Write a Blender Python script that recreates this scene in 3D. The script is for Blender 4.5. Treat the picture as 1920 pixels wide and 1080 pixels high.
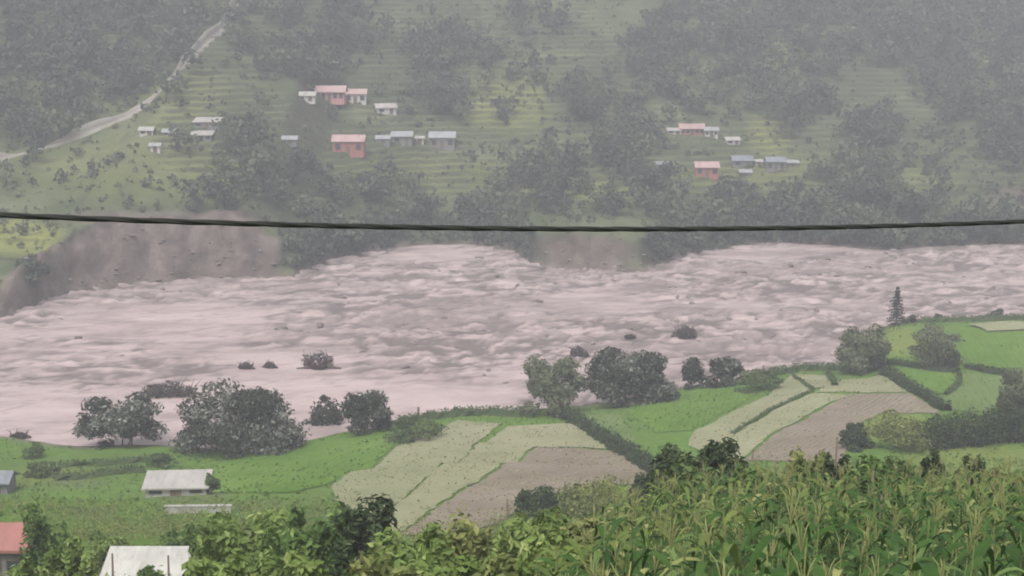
import bpy, bmesh, math, random
import numpy as np
from mathutils import Vector, geometry

for o in list(bpy.data.objects):
    bpy.data.objects.remove(o)
S = bpy.context.scene
R = math.radians
rng = np.random.default_rng(7)
random.seed(7)

# ------------------------------------------------------------------ camera
F = 2638.0                      # focal length in pixels of a 1920 wide frame
CAM = np.array([0.0, 0.0, 48.0])
PITCH = R(10.5)
cam_d = bpy.data.cameras.new('camera')
cam_d.sensor_width = 36.0
cam_d.lens = 36.0 * F / 1920.0
cam_d.clip_start = 0.1
cam_d.clip_end = 5000
cam = bpy.data.objects.new('camera', cam_d)
S.collection.objects.link(cam)
cam.location = CAM
cam.rotation_euler = (R(90) - PITCH, 0, 0)
S.camera = cam
FWD = np.array([0, math.cos(PITCH), -math.sin(PITCH)])
UP = np.array([0, math.sin(PITCH), math.cos(PITCH)])
RIGHT = np.array([1.0, 0, 0])

# ------------------------------------------------------------------ sky, sun, exposure
SUN_EL, SUN_AZ = R(58), R(200)          # overcast: soft high light from behind the viewer
W = bpy.data.worlds.new('World')
S.world = W
W.use_nodes = True
nt = W.node_tree
sky = nt.nodes.new('ShaderNodeTexSky')
sky.sky_type = 'NISHITA'
sky.sun_disc = False
sky.sun_elevation = SUN_EL
sky.sun_rotation = SUN_AZ
sky.dust_density = 5.0
sky.air_density = 1.0
sky.ozone_density = 1.0
hsv = nt.nodes.new('ShaderNodeHueSaturation')
hsv.inputs['Saturation'].default_value = 0.22
nt.links.new(sky.outputs[0], hsv.inputs['Color'])
bgn = nt.nodes['Background']
nt.links.new(hsv.outputs[0], bgn.inputs['Color'])
bgn.inputs['Strength'].default_value = 0.15
sun_d = bpy.data.lights.new('sun', 'SUN')
sun_d.energy = 1.3
sun_d.angle = R(20)
sun_d.color = (1.0, 0.96, 0.92)
sun = bpy.data.objects.new('sun', sun_d)
S.collection.objects.link(sun)
sun.rotation_euler = (R(90) - SUN_EL, 0, R(180) - SUN_AZ + R(0))
S.view_settings.view_transform = 'Standard'
S.view_settings.look = 'None'
S.view_settings.gamma = 1.0
S.view_settings.use_curve_mapping = False
S.view_settings.exposure = 0.68
S.cycles.max_bounces = 5
S.cycles.diffuse_bounces = 3
S.cycles.glossy_bounces = 2
S.cycles.transmission_bounces = 3
S.cycles.volume_bounces = 0
S.cycles.use_denoising = True
S.cycles.filter_width = 1.9

# ------------------------------------------------------------------ pixel <-> place helpers (layout only)
def ray(u, v):
    d = FWD + RIGHT * ((u - 960) / F) + UP * ((540 - v) / F)
    return d
def on_plane(u, v, z=0.0):
    d = ray(u, v)
    return CAM + d * ((z - CAM[2]) / d[2])
def at_depth(u, v, depth):
    return CAM + ray(u, v) * depth
def project(x, y, z):
    dx, dy, dz = x - CAM[0], y - CAM[1], z - CAM[2]
    dep = dy * FWD[1] + dz * FWD[2]
    up = dy * UP[1] + dz * UP[2]
    return 960 + F * dx / dep, 540 - F * up / dep

# ------------------------------------------------------------------ noise
def hash2(ix, iy, seed):
    n = (ix.astype(np.int64) * 374761393 + iy.astype(np.int64) * 668265263 + seed * 974711) & 0x7fffffff
    n = ((n ^ (n >> 13)) * 1274126177) & 0x7fffffff
    return ((n ^ (n >> 16)) & 0xffff) / 65535.0
def vnoise(x, y, seed=0):
    x = np.asarray(x, float); y = np.asarray(y, float)
    ix = np.floor(x); iy = np.floor(y)
    fx = x - ix; fy = y - iy
    fx = fx * fx * fx * (fx * (fx * 6 - 15) + 10); fy = fy * fy * fy * (fy * (fy * 6 - 15) + 10)
    a = hash2(ix, iy, seed); b = hash2(ix + 1, iy, seed); c = hash2(ix, iy + 1, seed); d = hash2(ix + 1, iy + 1, seed)
    return (a + (b - a) * fx) * (1 - fy) + (c + (d - c) * fx) * fy
def fbm(x, y, seed=0, octv=4):
    s = 0; a = 0.5; t = 0
    for k in range(octv):
        s = s + a * vnoise(x, y, seed + k * 17); t += a
        c, sn = 0.8, 0.6
        x, y = (x * c - y * sn) * 2.03 + 13.1, (x * sn + y * c) * 2.03 + 7.7
        a *= 0.5
    return s / t
def sstep(a, b, x):
    t = np.clip((x - a) / (b - a), 0, 1)
    return t * t * (3 - 2 * t)

# ------------------------------------------------------------------ the lie of the land
near_px = [(-900, 770), (-300, 800), (0, 818), (110, 832), (330, 838), (450, 846), (560, 828), (650, 812), (760, 785), (900, 772), (960, 768),
           (1130, 756), (1180, 748), (1260, 728), (1330, 720), (1420, 700), (1500, 690), (1570, 684), (1640, 622), (1680, 606), (1800, 598), (1920, 594), (2400, 580), (3000, 570)]
far_px = [(-1200, 640), (-500, 620), (0, 598), (60, 572), (120, 552), (200, 538), (280, 528), (400, 520), (550, 515), (620, 486), (760, 461), (870, 458), (950, 466), (1000, 497),
          (1100, 507), (1200, 504), (1260, 489), (1330, 470), (1440, 453), (1560, 459), (1650, 470), (1720, 463), (1920, 459), (2400, 470), (3000, 460)]
def shore(px, z):
    p = np.array([on_plane(u, v, z) for u, v in px])
    xs = np.maximum.accumulate(p[:, 0] + np.arange(len(p)) * 1e-4)
    return xs, p[:, 1]
NX, NY = shore(near_px, 0.7)
FX, FY = shore(far_px, 0.3)
_sx = np.arange(-1000, 1000, 2.0)
_k = np.exp(-.5 * (np.arange(-60, 61) * 2.0 / 38) ** 2); _k /= _k.sum()
_sy = np.convolve(np.pad(np.interp(_sx, FX, FY), 60, 'edge'), _k, 'valid')
def y_far_wide(x): return np.interp(x, _sx, _sy)
def y_near(x): return np.interp(x, NX, NY) + 1.6 * (vnoise(x * 0.25, x * 0 + 3, 5) - 0.5)
def y_far(x): return np.interp(x, FX, FY) + 2.5 * (vnoise(x * 0.18, x * 0 + 9, 6) - 0.5)
ZB = ([-200, -50, 0, 9, 14, 22, 32, 42, 60, 85, 105, 130, 150, 170, 200, 230], [60, 49.5, 45.2, 42.2, 40.6, 38.35, 35.4, 32.3, 24.2, 16.2, 11.6, 7.2, 5.2, 4.2, 3.2, 2.6])
HILL = ([-5, 0, 10, 30, 60, 100, 150, 200, 300, 400, 600, 1000], [0, 0, 1.5, 6.5, 15, 29, 50, 75, 125, 160, 172, 150])
BANK = ([-300, -100, -88, -80, -54, -44, -2, 7, 13, 20, 26, 36, 300], [3, 3, 4, 9, 9, 3.2, 2.4, 4.6, 5.6, 5.2, 4.3, 2.6, 2.6])
wood_e = [(120, 50, 250, 130, 1), (60, 180, 160, 75, 1), (240, 110, 120, 95, 1), (340, 20, 130, 70, 1), (560, 60, 130, 100, .55), (590, 130, 60, 32, .8),
          (455, 285, 50, 60, .75), (520, 345, 90, 55, .55), (850, 95, 100, 45, .8), (820, 185, 60, 45, 1), (700, 385, 230, 40, .42), (1030, 335, 75, 60, .9),
          (1000, 55, 60, 40, .4), (1090, 195, 45, 35, .8), (930, 395, 180, 28, .4), (440, 385, 90, 35, .6), (90, 495, 60, 30, .35),
          (1310, 120, 130, 110, .9), (1210, 230, 60, 60, .7), (1390, 30, 130, 60, .9), (1475, 190, 70, 60, .95), (1610, 50, 230, 75, .9), (1640, 250, 40, 32, .95),
          (1840, 190, 120, 90, .85), (1885, 270, 60, 45, .8), (1600, 355, 65, 65, .95), (1250, 375, 120, 45, .5), (1810, 70, 180, 95, .9), (1450, 390, 150, 35, .5),
          (1780, 405, 160, 26, .6), (1160, 300, 50, 40, .7), (1600, 452, 360, 18, .95), (620, 455, 110, 30, .8), (1020, 462, 40, 22, .5), (1540, 110, 60, 40, .5),
          (-250, 150, 250, 200, .8), (2150, 150, 220, 200, .7), (600, -150, 900, 120, .7), (1500, -150, 800, 130, .7)]
def wood_mask(u, v):
    m = np.zeros_like(u)
    for cu, cv, ru, rv, w in wood_e:
        d = ((u - cu) / ru) ** 2 + ((v - cv) / rv) ** 2
        m = np.maximum(m, w * np.clip(1.5 - d, 0, 1))
    return m
def smooth_hill(x, y, t):
    tw = y - y_far_wide(x)
    th = t + (tw - t) * sstep(2, 60, t)
    return (np.interp(th, *HILL) + np.interp(x, *BANK) * sstep(-0.5, 10, t)
            + sstep(5, 60, t) * (9 * (fbm(x * 0.013, y * 0.013, 21, 3) - 0.5) + np.clip(t, 0, 300) * 0.05 * (vnoise(x * 0.011, y * 0.006, 77) - 0.5)))
def near_z(x, y):
    s = y_near(x) - y
    zb = np.interp(y, *ZB) + 1.2 * np.clip((-x - 4) / 20, -1, 1) * 0
    zb = zb - 2.4 * sstep(-5, 3, -x) * sstep(15, 27, y) * sstep(75, 55, y)
    zb = zb + 1.0 * (fbm(x * 0.05, y * 0.05, 3, 3) - 0.5) * sstep(45, 80, y)
    zn = np.minimum(zb, 0.75 + 0.14 * s + .6 * np.maximum(0, s - 42) + 0.25 * (vnoise(x * .3, y * .3, 8) - .5))
    zn = np.where(s > 0, zn, 0.75 + s * 0.5)
    zn = np.maximum(zn, -1.5)
    return zn
def far_z(x, y):
    t = y - y_far(x)
    h = smooth_hill(x, y, t)
    st = 1.35
    q = h / st + 0.35 * vnoise(x * 0.05, y * 0.05, 31)
    fr = q - np.floor(q)
    terr = (np.floor(q) + .12 * fr + .88 * sstep(0.66, 1.0, fr) - 0.35 * vnoise(x * 0.05, y * 0.05, 31)) * st
    a = sstep(0.3, 0.5, vnoise(x * 0.02, y * 0.025, 41) + 0.16) * sstep(14, 26, t)
    zf = h * (1 - a) + terr * a + 0.5 * (fbm(x * .2, y * .2, 51, 2) - .5) * sstep(0, 8, t)
    scar = sstep(4.5, 8, np.interp(x, *BANK)) * sstep(0, 3, t) * sstep(16, 9, t)
    zf = zf + scar * (6.5 * (fbm(x * .14, y * .06, 61, 3) - .55) + 1.6 * (fbm(x * .6, y * .45, 63, 3) - .5))
    zf = np.where(t > 0, zf, np.maximum(-1.5, 0.0 + t * 0.4))
    return zf, t
def ground_z(x, y):
    x = np.asarray(x, float); y = np.asarray(y, float)
    if y.max() < 212: return near_z(x, y)
    zf, t = far_z(x, y)
    if y.min() > 330: return zf
    return np.where(t > -12, zf, near_z(x, y))
def gz(x, y):
    return float(ground_z(np.array([x]), np.array([y]))[0])
def hit(u, v, d0=20.0, d1=700.0):
    """where the line of sight of a photo pixel meets the ground"""
    d = ray(u, v)
    k = np.arange(d0, d1, 0.5)
    p = CAM[None] + d[None] * k[:, None]
    g = ground_z(p[:, 0], p[:, 1])
    below = np.nonzero(p[:, 2] < g)[0]
    i = below[0] if len(below) else len(k) - 1
    a, b = k[max(i - 1, 0)], k[i]
    for _ in range(12):
        m = (a + b) / 2
        q = CAM + d * m
        if q[2] < gz(q[0], q[1]): b = m
        else: a = m
    q = CAM + d * b
    return np.array([q[0], q[1], gz(q[0], q[1])])
def hit_far(u, v): return hit(u, v, 225.0, 700.0)

# ------------------------------------------------------------------ object helpers
COL = S.collection
def tag(o, label=None, cat=None, group=None, kind=None):
    if label: o['label'] = label
    if cat: o['category'] = cat
    if group: o['group'] = group
    if kind: o['kind'] = kind
    return o
def empty(name, loc, rz=0.0):
    o = bpy.data.objects.new(name, None)
    o.empty_display_size = 0.3
    COL.objects.link(o)
    o.location = [float(c) for c in loc]
    o.rotation_euler = (0, 0, rz)
    return o
def link(name, me, m=None, parent=None):
    o = bpy.data.objects.new(name, me)
    COL.objects.link(o)
    if m is not None and not me.materials: me.materials.append(m)
    if parent is not None: o.parent = parent
    return o
def np_mesh(name, V, Fs, tone=None, smooth=False, attr='tone'):
    V = np.asarray(V, np.float32).reshape(-1, 3)
    if not isinstance(Fs, list): Fs = [Fs]
    Fs = [np.asarray(f, np.int32) for f in Fs if len(f)]
    me = bpy.data.meshes.new(name)
    me.vertices.add(len(V)); me.vertices.foreach_set('co', V.ravel())
    li = np.concatenate([f.ravel() for f in Fs])
    tot = np.concatenate([np.full(len(f), f.shape[1], np.int32) for f in Fs])
    st = np.concatenate([[0], np.cumsum(tot)[:-1]]).astype(np.int32)
    me.loops.add(len(li)); me.loops.foreach_set('vertex_index', li)
    me.polygons.add(len(tot)); me.polygons.foreach_set('loop_start', st); me.polygons.foreach_set('loop_total', tot)
    me.polygons.foreach_set('use_smooth', np.full(len(tot), smooth))
    me.update(calc_edges=True)
    if tone is not None:
        a = me.attributes.new(attr, 'FLOAT', 'FACE' if len(tone) == len(tot) and len(tone) != len(V) else 'POINT')
        a.data.foreach_set('value', np.asarray(tone, np.float32))
    return me
class MB:
    def __init__(self): self.V = []; self.F4 = []; self.F3 = []; self.T4 = []; self.n = 0
    def add(self, V, F4=None, F3=None, tone=0.5):
        V = np.asarray(V, float).reshape(-1, 3)
        if F4 is not None and len(F4):
            F4 = np.asarray(F4); self.F4.append(F4 + self.n)
            self.T4.append(np.broadcast_to(np.asarray(tone, float), (len(F4),)))
        if F3 is not None and len(F3): self.F3.append(np.asarray(F3) + self.n)
        self.V.append(V); self.n += len(V)
        return self
    def box(self, x0, x1, y0, y1, z0, z1):
        V = [(x, y, z) for x in (x0, x1) for y in (y0, y1) for z in (z0, z1)]
        return self.add(V, [(0, 1, 3, 2), (4, 6, 7, 5), (0, 4, 5, 1), (2, 3, 7, 6), (0, 2, 6, 4), (1, 5, 7, 3)])
    def tube(self, pts, radii, n=7, tone=0.5):
        pts = np.asarray(pts, float); m = len(pts)
        tn = np.gradient(pts, axis=0); tn /= np.linalg.norm(tn, axis=1)[:, None] + 1e-9
        ref = np.array([0.3, 0.9, 0.2]) if abs(tn[:, 2]).mean() > .5 else np.array([0, 0, 1.0])
        a = np.cross(tn, ref); a /= np.linalg.norm(a, axis=1)[:, None] + 1e-9
        b = np.cross(tn, a)
        th = np.linspace(0, 2 * np.pi, n, endpoint=False)
        V = pts[:, None] + np.asarray(radii, float)[:, None, None] * (a[:, None] * np.cos(th)[None, :, None] + b[:, None] * np.sin(th)[None, :, None])
        Fq = [(i * n + j, i * n + (j + 1) % n, (i + 1) * n + (j + 1) % n, (i + 1) * n + j) for i in range(m - 1) for j in range(n)]
        caps = [(0, j, j + 1) for j in range(1, n - 1)] + [((m - 1) * n, (m - 1) * n + j, (m - 1) * n + j + 1) for j in range(1, n - 1)]
        return self.add(V.reshape(-1, 3), Fq, caps, tone)
    def mesh(self, name, smooth=False):  # joins what was added
        V = np.concatenate(self.V); fs = []; tn = []
        if self.F4: fs.append(np.concatenate(self.F4)); tn.append(np.concatenate(self.T4))
        if self.F3: f3 = np.concatenate(self.F3); fs.append(f3); tn.append(np.full(len(f3), .5))
        return np_mesh(name, V, fs, np.concatenate(tn), smooth)
    def build(self, name, m, parent=None, smooth=False):
        return link(name, self.mesh(name, smooth), m, parent)

# ------------------------------------------------------------------ materials
class NT:
    def __init__(self, name):
        self.m = bpy.data.materials.new(name); self.m.use_nodes = True
        self.t = self.m.node_tree
        self.b = self.t.nodes['Principled BSDF']; self.out = self.t.nodes['Material Output']
    def n(self, typ, **kw):
        nd = self.t.nodes.new(typ)
        for k, v in kw.items():
            if k in nd.inputs: nd.inputs[k].default_value = v
            else: setattr(nd, k, v)
        return nd
    def l(self, a, b): self.t.links.new(a, b)
    def noise(self, scale, detail=4, rough=.6, vec=None, dist=0.0):
        nd = self.n('ShaderNodeTexNoise'); nd.inputs['Scale'].default_value = scale
        nd.inputs['Detail'].default_value = detail; nd.inputs['Roughness'].default_value = rough
        nd.inputs['Distortion'].default_value = dist
        if vec is not None: self.l(vec, nd.inputs['Vector'])
        return nd.outputs['Fac']
    def pos(self, scale=(1, 1, 1), rot=0.0):
        g = self.n('ShaderNodeNewGeometry'); mp = self.n('ShaderNodeMapping')
        self.l(g.outputs['Position'], mp.inputs['Vector'])
        mp.inputs['Scale'].default_value = scale; mp.inputs['Rotation'].default_value = (0, 0, rot)
        return mp.outputs['Vector']
    def obj(self, scale=(1, 1, 1)):
        g = self.n('ShaderNodeTexCoord'); mp = self.n('ShaderNodeMapping')
        self.l(g.outputs['Object'], mp.inputs['Vector']); mp.inputs['Scale'].default_value = scale
        return mp.outputs['Vector']
    def ramp(self, fac, stops):
        r = self.n('ShaderNodeValToRGB'); e = r.color_ramp.elements
        while len(e) < len(stops): e.new(0.5)
        for el, (p, c) in zip(e, stops): el.position = p; el.color = (*c, 1) if len(c) == 3 else c
        self.l(fac, r.inputs['Fac']); return r.outputs['Color']
    def val(self, fac, a, b, c0=0.0, c1=1.0):
        r = self.n('ShaderNodeMapRange'); r.inputs[1].default_value = a; r.inputs[2].default_value = b
        r.inputs[3].default_value = c0; r.inputs[4].default_value = c1
        self.l(fac, r.inputs[0]); return r.outputs[0]
    def mix(self, fac, a, b, typ='MIX'):
        x = self.n('ShaderNodeMix', data_type='RGBA', blend_type=typ)
        for inp, v in ((x.inputs[0], fac), (x.inputs[6], a), (x.inputs[7], b)):
            if isinstance(v, (int, float)): inp.default_value = v
            elif isinstance(v, tuple): inp.default_value = (*v, 1)
            else: self.l(v, inp)
        return x.outputs[2]
    def math(self, op, a, b=0.0):
        x = self.n('ShaderNodeMath', operation=op)
        for inp, v in ((x.inputs[0], a), (x.inputs[1], b)):
            if isinstance(v, (int, float)): inp.default_value = v
            else: self.l(v, inp)
        return x.outputs[0]
    def attr(self, name):
        a = self.n('ShaderNodeAttribute'); a.attribute_name = name; return a.outputs['Fac']
    def bump(self, h, strength=.5, dist=.1):
        b = self.n('ShaderNodeBump'); b.inputs['Strength'].default_value = strength; b.inputs['Distance'].default_value = dist
        self.l(h, b.inputs['Height']); self.l(b.outputs[0], self.b.inputs['Normal'])
    def done(self, col, rough=.9, spec=.2):
        if isinstance(col, tuple): self.b.inputs['Base Color'].default_value = (*col, 1)
        else: self.l(col, self.b.inputs['Base Color'])
        if isinstance(rough, (int, float)): self.b.inputs['Roughness'].default_value = rough
        else: self.l(rough, self.b.inputs['Roughness'])
        self.b.inputs['Specular IOR Level'].default_value = spec
        return self.m
def leaf_mat(name, dark, mid, light, transl=.25, rough=.7):
    k = NT(name)
    c = k.ramp(k.attr('tone'), [(0, dark), (.55, mid), (1, light)])
    k.done(c, rough, .25)
    tr = k.n('ShaderNodeBsdfTranslucent'); k.l(c, tr.inputs['Color'])
    mx = k.n('ShaderNodeMixShader'); mx.inputs[0].default_value = transl
    k.l(k.b.outputs[0], mx.inputs[1]); k.l(tr.outputs[0], mx.inputs[2]); k.l(mx.outputs[0], k.out.inputs['Surface'])
    return k.m
def plain(name, c, var=.25, scale=3.0, rough=.85, spec=.2):
    k = NT(name); n = k.noise(scale, 5, .65, k.obj())
    d = tuple(x * (1 - var) for x in c); l = tuple(min(1, x * (1 + var)) for x in c)
    return k.done(k.ramp(n, [(.3, d), (.7, l)]), rough, spec)
M = {}
M['bark'] = plain('bark', (.09, .07, .055), .4, 6)
M['leaf_grey'] = leaf_mat('leaf_grey', (.014, .021, .01), (.045, .057, .031), (.34, .35, .3))
M['leaf_dark'] = leaf_mat('leaf_dark', (.016, .03, .01), (.045, .072, .026), (.13, .16, .075))
M['leaf_mid'] = leaf_mat('leaf_mid', (.04, .065, .022), (.085, .13, .04), (.17, .23, .08))
M['leaf_bright'] = leaf_mat('leaf_bright', (.045, .085, .02), (.10, .17, .04), (.22, .31, .09))
M['leaf_yellow'] = leaf_mat('leaf_yellow', (.08, .1, .03), (.17, .2, .06), (.3, .31, .11))
M['leaf_soft'] = leaf_mat('leaf_soft', (.08, .098, .05), (.14, .162, .088), (.22, .24, .14))
M['leaf_far'] = leaf_mat('leaf_far', (.04, .05, .04), (.08, .096, .066), (.145, .165, .1))
M['mud_wood'] = plain('mud_wood', (.11, .09, .08), .35, 4)
M['maize_green'] = leaf_mat('maize_green', (.018, .046, .008), (.052, .115, .02), (.18, .26, .08), .3, .5)
M['maize_pale'] = leaf_mat('maize_pale', (.07, .11, .022), (.16, .215, .05), (.38, .38, .15), .3, .5)
M['stalk'] = plain('stalk', (.12, .15, .05), .3, 8)
M['tassel'] = plain('tassel', (.24, .25, .1), .3, 12)
M['leaf_lime'] = leaf_mat('leaf_lime', (.07, .11, .022), (.17, .245, .06), (.32, .38, .13))
M['scrub'] = leaf_mat('scrub', (.05, .062, .036), (.115, .135, .062), (.21, .22, .105))
M['grass_blade'] = leaf_mat('grass_blade', (.1, .18, .03), (.15, .24, .045), (.22, .29, .085), .4)

def ground_mat():
    k = NT('ground'); p = k.pos()
    n1 = k.noise(.075, 7, .72, p); n2 = k.noise(.9, 6, .7, p); n3 = k.noise(.02, 3, .5, p)
    g = k.ramp(n1, [(.32, (.05, .068, .036)), (.5, (.085, .105, .05)), (.68, (.135, .147, .078))])
    g = k.mix(k.val(n2, .35, .7, 0, .8), g, (.075, .095, .04))
    g = k.mix(k.val(k.noise(.03, 6, .7, k.pos((1, 1.6, 1)), .6), .5, .66, 0, .7), g, (.19, .2, .105))
    g = k.mix(k.math('MULTIPLY', k.attr('lush'), .9), g, k.ramp(n2, [(.3, (.08, .16, .022)), (.7, (.135, .235, .04))]))
    g = k.mix(k.math('MULTIPLY', k.attr('yellow'), .85), g, k.ramp(n2, [(.3, (.19, .21, .05)), (.7, (.27, .28, .08))]))
    # risers between terraces are rough scrub and bare earth
    geo = k.n('ShaderNodeNewGeometry'); sx = k.n('ShaderNodeSeparateXYZ'); k.l(geo.outputs['Normal'], sx.inputs[0])
    steep = k.val(sx.outputs['Z'], .9, .74)
    g = k.mix(k.math('MULTIPLY', steep, 1.0), g, k.ramp(n2, [(.35, (.026, .034, .018)), (.65, (.075, .07, .05))]))
    soil = k.ramp(k.noise(.22, 9, .74, k.pos((1, .7, .8), .4), .15), [(.34, (.075, .058, .05)), (.5, (.14, .11, .096)), (.66, (.23, .186, .168))])
    g = k.mix(k.attr('soil'), g, soil)
    k.bump(k.noise(1.6, 6, .7, p), .6, .35)
    return k.done(g, .95, .1)
M['ground'] = ground_mat()

# ------------------------------------------------------------------ ground sheet
def lines(segs):
    out = []
    for a, b, st in segs: out.append(np.arange(a, b, st))
    return np.concatenate(out)
gx = lines([(-900, -220, 20), (-220, -130, 1.5), (-130, 130, .9), (130, 220, 1.5), (220, 901, 20)])
gy = lines([(-220, 0, 10), (0, 60, 1.0), (60, 225, .9), (225, 300, .7), (300, 460, .75), (460, 560, 3), (560, 1401, 30)])
GX, GY = np.meshgrid(gx, gy)
GZ = ground_z(GX, GY)
nxg, nyg = len(gx), len(gy)
idx = np.arange(nxg * nyg).reshape(nyg, nxg)
GF = np.stack([idx[:-1, :-1], idx[:-1, 1:], idx[1:, 1:], idx[1:, :-1]], -1).reshape(-1, 4)
gme = np_mesh('ground', np.stack([GX, GY, GZ], -1), GF, None, True)
T = (GY - y_far(GX)); SN = y_near(GX) - GY
Upx, Vpx = project(GX, np.maximum(GY, 5), GZ)
bankh = np.interp(GX, *BANK)
sn = fbm(GX * .07, GY * .07, 91, 3)
soil = sstep(5.5, 8, bankh + 4 * (sn - .5)) * sstep(12.6, 11, T + 8 * (sn - .5)) * (T > -10)
soil = np.maximum(soil, .9 * sstep(4.0, 5.2, bankh) * sstep(10, 8.6, T + 9 * (sn - .5)) * (T > -10))
soil = np.maximum(soil, sstep(4, 1, T + 5 * (sn - .5)) * (T > -12) * .9)
soil = np.maximum(soil, sstep(3.0, .6, SN + 3 * (sn - .5)) * (T < -12) * .8)
for cu, cv, ru, rv, w in [(230, 408, 170, 14, .8), (1900, 372, 60, 26, .7), (560, 885, 38, 22, .75), (620, 1010, 50, 30, .4), (140, 905, 70, 16, .35), (170, 960, 60, 20, .45), (350, 930, 90, 20, .45)]:
    d = ((Upx - cu) / ru) ** 2 + ((Vpx - cv) / rv) ** 2 + 1.6 * (sn - .5)
    soil = np.maximum(soil, w * np.clip(1.3 - d, 0, 1))
yel = np.zeros_like(GX)
for cu, cv, ru, rv, w in [(430, 335, 45, 35, 1), (30, 445, 85, 34, 1), (950, 190, 90, 60, .55), (1440, 255, 45, 40, .7), (1480, 100, 50, 35, .5), (330, 180, 90, 60, .35), (250, 320, 260, 60, .3),
                          (820, 330, 200, 40, .3), (1530, 330, 260, 50, .35), (1130, 930, 90, 60, .6), (1680, 800, 70, 30, .7), (1830, 860, 120, 30, .5), (100, 890, 90, 22, .45), (1690, 640, 40, 30, .6), (1130, 360, 60, 20, .6), (960, 330, 100, 40, .35)]:
    d = ((Upx - cu) / ru) ** 2 + ((Vpx - cv) / rv) ** 2 + 1.2 * (sn - .5)
    yel = np.maximum(yel, w * np.clip(1.4 - d, 0, 1))
lush = sstep(40, 70, GY) * (T < -12) * np.clip(.35 + 1.1 * fbm(GX * .09, GY * .09, 95, 3), 0, 1)
for nm, arr in (('soil', soil), ('yellow', yel), ('lush', lush)):
    a = gme.attributes.new(nm, 'FLOAT', 'POINT'); a.data.foreach_set('value', np.clip(arr, 0, 1).astype(np.float32).ravel())
ground = tag(link('ground', gme, M['ground']), 'green valley sides with terraces and bare eroded banks', kind='structure')

# ------------------------------------------------------------------ river of mud
def river_mat():
    k = NT('muddy_water')
    p = k.pos((.35, 1.0, 1.0), R(-14))
    n1 = k.noise(.16, 6, .62, p, .8); n2 = k.noise(.5, 8, .76, p, .3); n3 = k.noise(.055, 7, .7, p, .4)
    c = k.ramp(n1, [(.28, (.345, .265, .253)), (.5, (.46, .364, .35)), (.72, (.52, .424, .405))])
    c = k.mix(k.math('MULTIPLY', k.attr('wet_shade'), .95), c, (.135, .108, .1))  # dark streaks: wave shading painted into the colour, together with wet mud
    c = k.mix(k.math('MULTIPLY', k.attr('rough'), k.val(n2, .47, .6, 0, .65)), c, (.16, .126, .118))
    c = k.mix(k.math('MULTIPLY', k.val(n3, .5, .6), .6), c, (.27, .21, .2))
    k.bump(k.noise(1.3, 6, .7, p, .5), .55, .25)
    return k.done(c, .55, .35)
rx = lines([(-420, -150, 6), (-150, 150, .7), (150, 421, 6)])
ry = np.arange(138, 345, .7)
RX, RY = np.meshgrid(rx, ry)
ca, sa = math.cos(R(14)), math.sin(R(14))
al, ac = RX * ca + RY * sa, -RX * sa + RY * ca
Ur, Vr = project(RX, RY, RX * 0)
rough = .85 * sstep(.42, .6, fbm(al * .012, ac * .035, 111, 3))
for cu, cv, ru, rv, w in [(760, 600, 230, 60, 1), (850, 580, 90, 22, 1), (830, 660, 200, 70, .8), (200, 690, 260, 40, .6), (220, 560, 170, 14, 1), (50, 590, 80, 25, .9), (560, 630, 130, 30, .7),
                          (1480, 640, 160, 50, 1), (1500, 545, 300, 40, .7), (1750, 560, 200, 40, .75), (1180, 535, 170, 14, .8), (1180, 600, 110, 14, .8), (1480, 665, 90, 20, 1), (1880, 500, 60, 40, .7), (420, 540, 140, 16, .5)]:
    d = ((Ur - cu) / ru) ** 2 + ((Vr - cv) / rv) ** 2 + 1.4 * (fbm(al * .06, ac * .15, 113, 3) - .5)
    rough = np.maximum(rough, w * np.clip(1.3 - d, 0, 1))
for cu, cv, ru, rv in [(330, 610, 190, 45), (1120, 570, 120, 28), (820, 480, 130, 16), (1430, 480, 110, 16), (100, 780, 150, 30), (860, 745, 120, 20), (1230, 690, 60, 20)]:
    d = ((Ur - cu) / ru) ** 2 + ((Vr - cv) / rv) ** 2
    rough *= 1 - .85 * np.clip(1.3 - d, 0, 1)
rid = 1 - np.abs(2 * fbm(al * .09, ac * .3, 121, 4) - 1)
RZ = .25 * (fbm(al * .5, ac * 1.1, 129, 3) - .5) * (.3 + rough) + .1 * (fbm(al * .03, ac * .1, 123, 3) - .5) + rough * (2.0 * (rid - .62) + .7 * (fbm(al * .4, ac * .9, 125, 3) - .5)) + .12 * (fbm(al * .25, ac * .8, 127, 3) - .5)
ridx = np.arange(RX.size).reshape(RX.shape)
RF = np.stack([ridx[:-1, :-1], ridx[:-1, 1:], ridx[1:, 1:], ridx[1:, :-1]], -1).reshape(-1, 4)
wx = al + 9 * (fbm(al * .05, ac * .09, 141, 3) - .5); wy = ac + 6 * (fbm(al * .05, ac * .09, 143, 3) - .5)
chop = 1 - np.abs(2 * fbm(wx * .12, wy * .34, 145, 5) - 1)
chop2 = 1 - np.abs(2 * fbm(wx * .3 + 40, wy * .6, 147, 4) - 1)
wet_shade = np.clip(rough * (1.0 * sstep(.76, .93, chop) + .9 * sstep(.78, .93, chop2)) + .36 * sstep(.88, .97, chop), 0, 1)  # streak mask for painted shade of wave troughs and wet mud
RZ = RZ - .55 * wet_shade * rough + .5 * rough * (chop2 - .6) + .18 * (chop - .6)
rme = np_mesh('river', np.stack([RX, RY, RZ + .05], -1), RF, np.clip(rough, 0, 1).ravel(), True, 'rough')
a = rme.attributes.new('wet_shade', 'FLOAT', 'POINT'); a.data.foreach_set('value', np.clip(wet_shade, 0, 1).astype(np.float32).ravel())
tag(link('river', rme, river_mat()), 'wide pale brown river in flood', kind='structure')

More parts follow.
